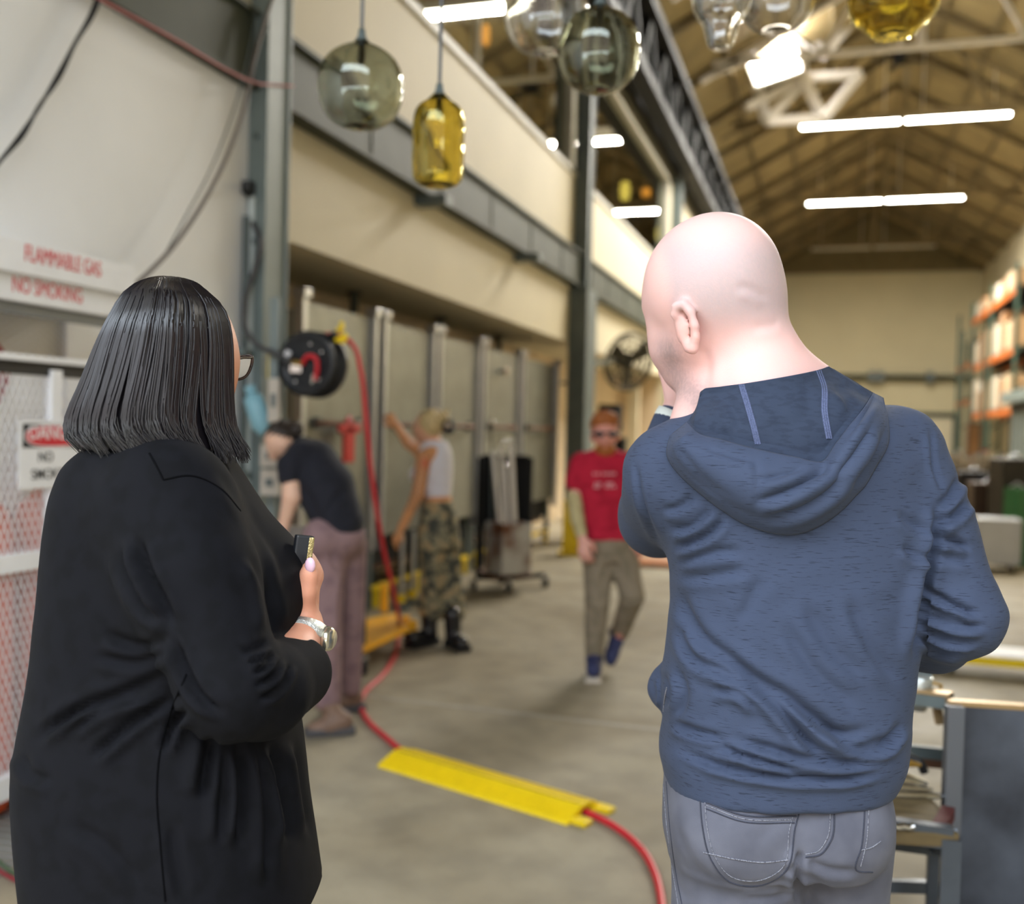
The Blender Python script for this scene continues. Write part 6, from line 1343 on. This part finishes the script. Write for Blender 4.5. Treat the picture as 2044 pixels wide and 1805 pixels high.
S.ell(q(852, 852, DW+0.02), (0.085, 0.11, 0.09), 0.02); S.cone(q(838, 862, DW+0.03), q(840, 876, DW+0.03), 0.05, 0.035, 0.02); S.ell(q(827, 860, DW+0.04), (0.016, 0.016, 0.014), 0.01)
S.chain([q(862, 875, DW), q(868, 900, DW), q(870, 960, DW), q(874, 1040, DW), q(868, 1150, DW), q(860, 1245, DW)], [0.055, 0.08, 0.088, 0.09, 0.05, 0.042], 0.03)
S.loft([(850, 900, 988, DW, 0.095), (846, 902, 1012, DW, 0.1)], 0.02, 2.2)
S.chain([q(866, 905, DW-0.05), q(846, 915, DW-0.1), q(835, 985, DW-0.14), q(806, 1045, DW-0.12), q(800, 1056, DW-0.12)], [0.06, 0.055, 0.045, 0.03, 0.028], 0.03)
hand(S, q(800, 1056, DW-0.12), q(786, 1082, DW-0.12)-q(800, 1056, DW-0.12), (-0.6, 0.5, -0.5), 0.165, 0.35, 1)
S.chain([q(860, 900, DW+0.12), q(842, 905, DW+0.16), q(815, 885, DW+0.2), q(795, 856, DW+0.22), q(792, 850, DW+0.22)], [0.055, 0.048, 0.038, 0.028, 0.026], 0.03)
hand(S, q(792, 850, DW+0.22), q(778, 832, DW+0.24)-q(792, 850, DW+0.22), (-0.2, 0.6, -0.6), 0.165, 0.5, 1)
P, F = S.mesh(2); px = to_px(P); col = np.tile(np.array(lin(212, 152, 104)), (len(P), 1)); col = mixc(col, (np.sin(px[:, 0]*0.9)*np.sin(px[:, 1]*0.33+px[:, 0]*0.2) > 0.35)*(P[:, 2] < DW-0.02)*(px[:, 1] > 905)*(px[:, 1] < 1020)*(px[:, 0] < 862)*0.7, lin(84, 80, 84))
col = mixc(col, np.exp(-((px[:, 0]-848)/7)**2-((px[:, 1]-925)/10)**2)*0.8, lin(206, 80, 56)); col = mixc(col, (px[:, 1] < 890)*0.6*(px[:, 0] > 815), lin(226, 178, 158)); to_object('body', P, F, m_skin, ww, col)
S = Sdf(0.008); S.ell(q(862, 845, DW+0.0), (0.095, 0.105, 0.105), 0.02); S.ell(q(884, 834, DW), (0.045, 0.05, 0.05), 0.02); S.cone(q(880, 830, DW), q(896, 818, DW), 0.02, 0.01, 0.01); S.ell(q(828, 866, DW+0.03), (0.075, 0.09, 0.12), 0.01, op='s')
P, F = S.mesh(1); N_ = normals(P, F); px = to_px(P); P = P+N_*(0.004*np.sin(px[:, 0]*0.6-px[:, 1]*0.4))[:, None]; to_object('hair', P, F, M('blonde_hair', lin(206, 182, 132), 0.5, var=0.3, scale=40), ww)
g = G(); 
for k in range(6): u = -1.2+k*0.5; g.tube([at(888, 846, DW-0.05), at(898+6*cos(u), 852+14*sin(u), DW-0.09), at(892, 862, DW-0.03)], 0.016, 6)
g.ball(at(893, 852, DW-0.03), 0.05, 12).build('hair_claw', m_black_pl, ww); G().ball(at(894, 849, DW-0.09), 0.02, 10).build('claw_pearl', M('pearl', lin(220, 200, 176), 0.3), ww)
m_boot2 = M('black_patent', lin(22, 22, 26), 0.22, spec=0.7)
for i, (x, y, tx_, ty_, dd) in enumerate(((858, 1262, 826, 1276, 0.0), (905, 1270, 922, 1286, -0.05))):
    hz, tz = cpt(x, y+10, DW+dd), cpt(tx_, ty_-2, DW+dd-0.12)
    S = Sdf(0.008); S.chain([hz, tz], [0.055, 0.05], 0.02); S.cone(hz, cpt(x-2, y-42, DW+dd), 0.055, 0.062, 0.02); P, F = S.mesh(1); o = to_object('boot', P, F, m_boot2, ww)
    a_, b_ = c2w(hz), c2w(tz); fd = b_-a_; fd[2] = 0; fd /= np.linalg.norm(fd); a_ = a_-fd*0.06; b_ = b_+fd*0.05; a_[2] = b_[2] = 0.022; G().beam(a_, b_, 0.11, 0.044).build('boot_sole', m_black, o, 0.012)
# --- man walking towards the camera
DM = 6.2
rm = thing('person', 'red-haired bearded man in red tee shirt and dark glasses walking towards the camera', 'person', on(1190, 1345, 2, 0))
S = Sdf(0.009)
S.loft([(1172, 1254, 1065, DM, 0.115), (1170, 1262, 1090, DM, 0.125), (1166, 1266, 1120, DM, 0.12)], 0.02, 2.2)
S.chain([q(1194, 1110, DM), q(1192, 1200, DM-0.05), q(1186, 1305, DM-0.02)], [0.098, 0.076, 0.058], 0.03); S.chain([q(1242, 1110, DM), q(1262, 1190, DM-0.06), q(1238, 1262, DM+0.16)], [0.098, 0.076, 0.058], 0.03)
P, F = S.mesh(2); P = add_folds(P, F, [([(1215, 1120), (1205, 1150), (1200, 1190)], 10, 5), ([(1225, 1115), (1232, 1140), (1245, 1150)], 8, 5), ([(1240, 1200), (1258, 1205), (1272, 1195)], 8, 4), ([(1180, 1195), (1195, 1205), (1208, 1198)], 6, 4)]); to_object('trousers', P, F, cloth('khaki_twill', lin(142, 130, 112), lin(126, 116, 98), 14, (1, 1, 1)), rm)
S = Sdf(0.009)
S.loft([(1182, 1232, 897, DM, 0.06), (1155, 1258, 912, DM, 0.09), (1142, 1268, 940, DM, 0.115), (1154, 1262, 985, DM, 0.118), (1162, 1260, 1040, DM, 0.118), (1166, 1260, 1078, DM, 0.122)], 0.02, 2.3)
S.chain([q(1160, 925, DM), q(1148, 962, DM-0.02)], [0.072, 0.062], 0.03); S.chain([q(1256, 925, DM), q(1270, 965, DM+0.02)], [0.072, 0.062], 0.03)
P, F = S.mesh(2); P = add_folds(P, F, [([(1160, 960), (1190, 985), (1230, 990)], 6, 6), ([(1165, 1055), (1200, 1062), (1255, 1050)], 6, 5)]); to_object('red_tee_shirt', P, F, cloth('red_cotton', lin(190, 34, 62), lin(172, 28, 54), 14, (1, 1, 1)), rm); rt_ = [BVHTree.FromPolygons(P.tolist(), F.tolist())]
m_print = M('faded_white_print', lin(216, 150, 158), 0.8)
for y, xs in ((946, (1186, 1194, 1204, 1212, 1219, 1226)), (966, (1190, 1197, 1212, 1216, 1222)), (972, (1188, 1194, 1210, 1218, 1226))):
    for x in xs:
        z = surf_hit(rt_, x, y)
        if z: G().box(c2w(cpt(x, y, z-0.002)), (0.016, 0.004, 0.016), rz=_yaw).build('shirt_print', m_print, rm)
S = Sdf(0.007)
S.ell(q(1207, 860, DM), (0.082, 0.105, 0.098), 0.02); S.cone(q(1208, 880, DM-0.035), q(1209, 903, DM-0.045), 0.06, 0.042, 0.03); S.chain([q(1209, 868, DM-0.095), q(1209, 884, DM-0.115)], [0.010, 0.016], 0.012); S.ell(q(1209, 895, DM-0.092), (0.026, 0.007, 0.012), 0.006)
for x in (1182, 1233): S.ell(q(x, 872, DM), (0.012, 0.032, 0.02), 0.006)
S.chain([q(1208, 900, DM+0.02), q(1208, 925, DM), q(1210, 1010, DM), q(1212, 1080, DM)], [0.055, 0.08, 0.095, 0.09], 0.03)
S.chain([q(1208, 930, DM), q(1156, 935, DM), q(1146, 1005, DM-0.03), q(1160, 1065, DM-0.12), q(1162, 1074, DM-0.13)], [0.05, 0.048, 0.042, 0.03, 0.028], 0.03)
hand(S, q(1162, 1074, DM-0.13), q(1166, 1108, DM-0.16)-q(1162, 1074, DM-0.13), (-0.5, 0.1, -0.8), 0.185, 0.45, 1)
S.chain([q(1208, 930, DM), q(1258, 935, DM), q(1276, 1010, DM+0.03), q(1276, 1072, DM-0.02)], [0.05, 0.048, 0.042, 0.028], 0.03); hand(S, q(1276, 1072, DM-0.02), (0.0, -1, -0.1), (0.7, 0.1, -0.6), 0.185, 0.4, -1)
S.chain([q(1194, 1110, DM), q(1186, 1320, DM-0.02)], [0.06, 0.038], 0.03); S.chain([q(1242, 1110, DM), q(1262, 1190, DM-0.06), q(1234, 1275, DM+0.16)], [0.06, 0.05, 0.036], 0.03)
P, F = S.mesh(2); px = to_px(P); col = np.tile(np.array(lin(226, 158, 142)), (len(P), 1))
bd = sst(px[:, 1], 882, 892)*(px[:, 1] < 925)*(P[:, 2] < DM-0.01); col = mixc(col, np.clip(bd, 0, 1)*(1-np.exp(-((px[:, 0]-1209)/9)**2-((px[:, 1]-893)/3)**2))*0.85, lin(164, 92, 52)); col = mixc(col, (px[:, 1] > 960)*(px[:, 0] < 1180)*0.5, lin(236, 190, 176)); to_object('body', P, F, m_skin, rm, col)
S = Sdf(0.007); S.chain([q(1146, 992, DM-0.025), q(1152, 1035, DM-0.07), q(1160, 1066, DM-0.12)], [0.05, 0.044, 0.036], 0.02); P, F = S.mesh(1); to_object('arm_guard', P, F, cloth('beige_sleeve', lin(196, 184, 140), lin(180, 168, 124), 20, (1, 1, 1)), rm)
S = Sdf(0.007); S.ell(q(1206, 848, DM+0.02), (0.09, 0.088, 0.105), 0.02); S.ell(q(1208, 835, DM-0.05), (0.078, 0.05, 0.05), 0.03); S.ell(q(1208, 880, DM-0.09), (0.085, 0.085, 0.09), 0.01, op='s')
P, F = S.mesh(1); N_ = normals(P, F); px = to_px(P); P = P+N_*(0.005*np.sin(px[:, 0]*0.9)*np.sin(px[:, 1]*0.7))[:, None]; to_object('hair', P, F, M('ginger_hair', lin(168, 98, 46), 0.55, var=0.3, scale=40), rm)
S = Sdf(0.006); S.ell(q(1208, 898, DM-0.04), (0.068, 0.055, 0.07), 0.02); S.ell(q(1209, 888, DM-0.11), (0.03, 0.02, 0.03), 0.01, op='s'); S.ell(q(1208, 872, DM-0.06), (0.09, 0.05, 0.1), 0.01, op='s'); P, F = S.mesh(1); to_object('beard', P, F, M('ginger_hair', (0, 0, 0)), rm)
g = G()
for x in (1196, 1223): g.ball(at(x, 867, DM-0.098), 0.034, 12, (1, 0.35, 0.55))
go = g.build('dark_glasses', M('dark_lens', lin(24, 24, 30), 0.15, spec=0.8), rm); G().tube([at(1181, 866, DM-0.01), at(1184, 866, DM-0.07), at(1209, 864, DM-0.115), at(1233, 866, DM-0.07), at(1237, 866, DM-0.01)], 0.006, 6).build('glasses_bar', m_black_pl, go)
m_navy = M('navy_canvas', lin(52, 58, 96), 0.7, var=0.15, scale=30); m_wsole = M('white_rubber', lin(206, 196, 182), 0.6)
a = cpt(1186, 1315, DM-0.02); b_ = cpt(1185, 1338, DM-0.16)
S = Sdf(0.007); S.chain([a, b_], [0.05, 0.046], 0.02); S.cone(a, cpt(1187, 1295, DM-0.02), 0.05, 0.052, 0.02); P, F = S.mesh(1); o = to_object('shoe', P, F, m_navy, rm)
aw, bw_ = c2w(a), c2w(b_); fd = bw_-aw; fd[2] = 0; fd /= np.linalg.norm(fd); aw = aw-fd*0.05; bw_ = bw_+fd*0.055; aw[2] = bw_[2] = 0.016; G().beam(aw, bw_, 0.1, 0.032).build('shoe_sole', m_wsole, o, 0.012)
a = cpt(1234, 1268, DM+0.18); b_ = cpt(1221, 1306, DM+0.08)
S = Sdf(0.007); S.chain([a, b_, cpt(1219, 1318, DM+0.06)], [0.048, 0.045, 0.036], 0.02); S.cone(a, cpt(1226, 1262, DM+0.22), 0.045, 0.04, 0.02); P, F = S.mesh(1); o = to_object('shoe', P, F, m_navy, rm)
aw, bw_ = c2w(a), c2w(b_); off = np.cross(bw_-aw, AR); off = off/np.linalg.norm(off)*0.045; off = off if off @ AF > 0 else -off; G().beam(aw+off*0.9, bw_+off*0.9+(bw_-aw)*0.3, 0.085, 0.02, up=off).build('shoe_sole', m_wsole, o, 0.008)
